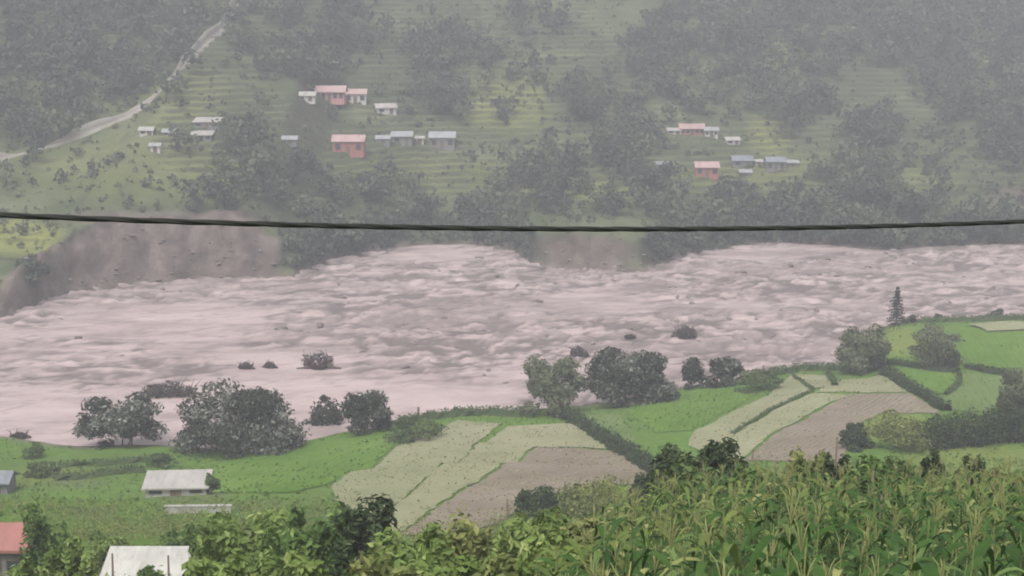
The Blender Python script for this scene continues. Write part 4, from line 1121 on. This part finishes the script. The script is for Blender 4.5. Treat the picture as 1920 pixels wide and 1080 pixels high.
def grass():
    r = np.random.default_rng(67)
    n = 30000
    y = r.uniform(62, 225, n); x = r.uniform(-.42, .42, n) * y
    t = y_near(x) - y
    ok = (t > 1.0) & (fbm(x * .12, y * .12, 71, 3) > .42)
    for P in BARE: ok &= ~(in_poly(x, y, P) & (r.random(n) < .985))
    x, y = x[ok], y[ok]; n = len(x); z = ground_z(x, y)
    h = .1 + .25 * r.random(n) ** 2; w = .08 + .1 * r.random(n); a = r.uniform(0, np.pi, n)
    dx, dy = np.cos(a) * w, np.sin(a) * w; lx, ly = r.normal(size=n) * .12, r.normal(size=n) * .12
    V = np.stack([np.column_stack([x - dx, y - dy, z]), np.column_stack([x + dx, y + dy, z]), np.column_stack([x + dx * .8 + lx, y + dy * .8 + ly, z + h]), np.column_stack([x - dx * .8 + lx, y - dy * .8 + ly, z + h * .8])], 1)
    tag(link('grass', np_mesh('grass', V, np.arange(4 * n).reshape(n, 4), np.clip(r.random(n), 0, 1)), M['grass_blade']), 'rough grass tufts over the near riverbank', 'grass', kind='stuff')
grass()

def stubble():
    r = np.random.default_rng(68); C = []; tn = []
    for q, P in enumerate(BARE):
        lo, hi = P.min(0), P.max(0); n = int((hi - lo).prod() * 3.2)
        x = r.uniform(lo[0], hi[0], n); y = r.uniform(lo[1], hi[1], n)
        row = .9; x = np.round((x + .6 * y) / row) * row - .6 * y + r.normal(size=n) * .08
        ok = in_poly(x, y, P) & (fbm(x * .2, y * .2, 73 + q, 3) > .4); x, y = x[ok], y[ok]
        C.append(np.column_stack([x, y, ground_z(x, y) + .1 + .08 * r.random(len(x))]))
    C = np.concatenate(C); n = len(C)
    V, Fq = leaf_quads(C, r.normal(size=(n, 3)) * .5 + [0, -.3, .8], .13 * r.uniform(.5, 1.4, n), .5, r)
    tag(link('stubble', np_mesh('stubble', V, Fq, np.clip(r.random(n), 0, 1)), M['stubble']), 'stubble and low weeds in rows on the straw fields', 'stubble', kind='stuff')
M['stubble'] = leaf_mat('stubble', (.2, .195, .11), (.29, .285, .16), (.38, .37, .23), .3)
stubble()

# ------------------------------------------------------------------ stakes and posts
def stake(label, u, vt, depth, rad=.03, vb=None):
    if vb is None: g = on_ground(u, depth)
    else: g = hit(u, vb)
    dep = (g - CAM) @ FWD; top = at_depth(u, vt, dep)
    h = top[2] - g[2]
    m = MB().tube([(0, 0, -.3), (.02, .01, h * .5), (.05, 0, h)], [rad * 1.15, rad, rad * .8], 7)
    o = m.build('wooden_stake', M['timber'], None, True); o.location = g
    return tag(o, label, 'stake', 'wooden stakes among the crops')
stake('dark post in front of the white house, left one', 214, 1030, 56, .05)
stake('dark post in front of the white house, right one', 318, 1034, 56, .05)
stake('dark stake rising above the corn in front of the ploughed field', 1558, 808, 40)
stake('dark stake beside the dark bushes at the left end of the corn', 1403, 832, 40)
stake('dark stake in the corn left of the bright climber', 1445, 856, 36)
stake('dark stake in the corn right of the dark shrub', 1626, 872, 35)
stake('thin stake in the corn near the right edge, upper one', 1851, 872, 36, .022)
stake('thin stake standing low among the corn leaves, right of centre', 1640, 918, 28, .022)
stake('small post on the river edge beside the round bush pair', 784, 762, 0, .18, 790)
stake('small post on the river edge beside the straw field point', 1430, 684, 0, .16, 706)
stake('stake standing above the bottom bushes below the brown field', 948, 930, 40)

# ------------------------------------------------------------------ overhead cable: three twisted strands
def cable():
    A, B, C = at_depth(0, 405, 8.0), at_depth(1060, 426.5, 9.4), at_depth(1920, 417, 10.6)
    s0, s1, s2 = 0.0, (B - A) @ (C - A) / ((C - A) @ (C - A)), 1.0
    s = np.linspace(-1.6, 2.6, 900)
    co = [np.polyfit([s0, s1, s2], [A[i], B[i], C[i]], 2 if i == 2 else 1) for i in range(3)]
    ctr = np.column_stack([np.polyval(c, s) for c in co])
    d = np.gradient(ctr, axis=0); L = np.concatenate([[0], np.cumsum(np.linalg.norm(d[1:], axis=1))])
    d /= np.linalg.norm(d, axis=1)[:, None]
    a = np.cross(d, [0, 0, 1.0]); a /= np.linalg.norm(a, axis=1)[:, None]; b = np.cross(d, a)
    k = NT('cable_sheath'); mat = k.done((.018, .02, .016), .6, .3)
    root = empty('overhead_cable', ctr[450])
    for j in range(3):
        ph = L * 2 * math.pi / .9 + j * 2.094
        q = ctr + .0072 * (a * np.cos(ph)[:, None] + b * np.sin(ph)[:, None]) - ctr[450]
        MB().tube(q, np.full(len(q), .0112), 7).build('strand', mat, root, True)
    tag(root, 'black twisted overhead cable crossing the whole picture', 'cable')
cable()

# ------------------------------------------------------------------ haze over the valley
def haze():
    me = MB().box(-920, 920, -240, 1420, -4, 215).mesh('haze')
    m = bpy.data.materials.new('haze'); m.use_nodes = True; t = m.node_tree
    t.nodes.remove(t.nodes['Principled BSDF'])
    v = t.nodes.new('ShaderNodeVolumePrincipled')
    v.inputs['Color'].default_value = (.89, .9, .97, 1); v.inputs['Density'].default_value = .00118; v.inputs['Anisotropy'].default_value = 0.0
    t.links.new(v.outputs[0], t.nodes['Material Output'].inputs['Volume'])
    tag(link('haze', me, m), 'thin grey haze over the valley', 'haze', kind='stuff')
haze()
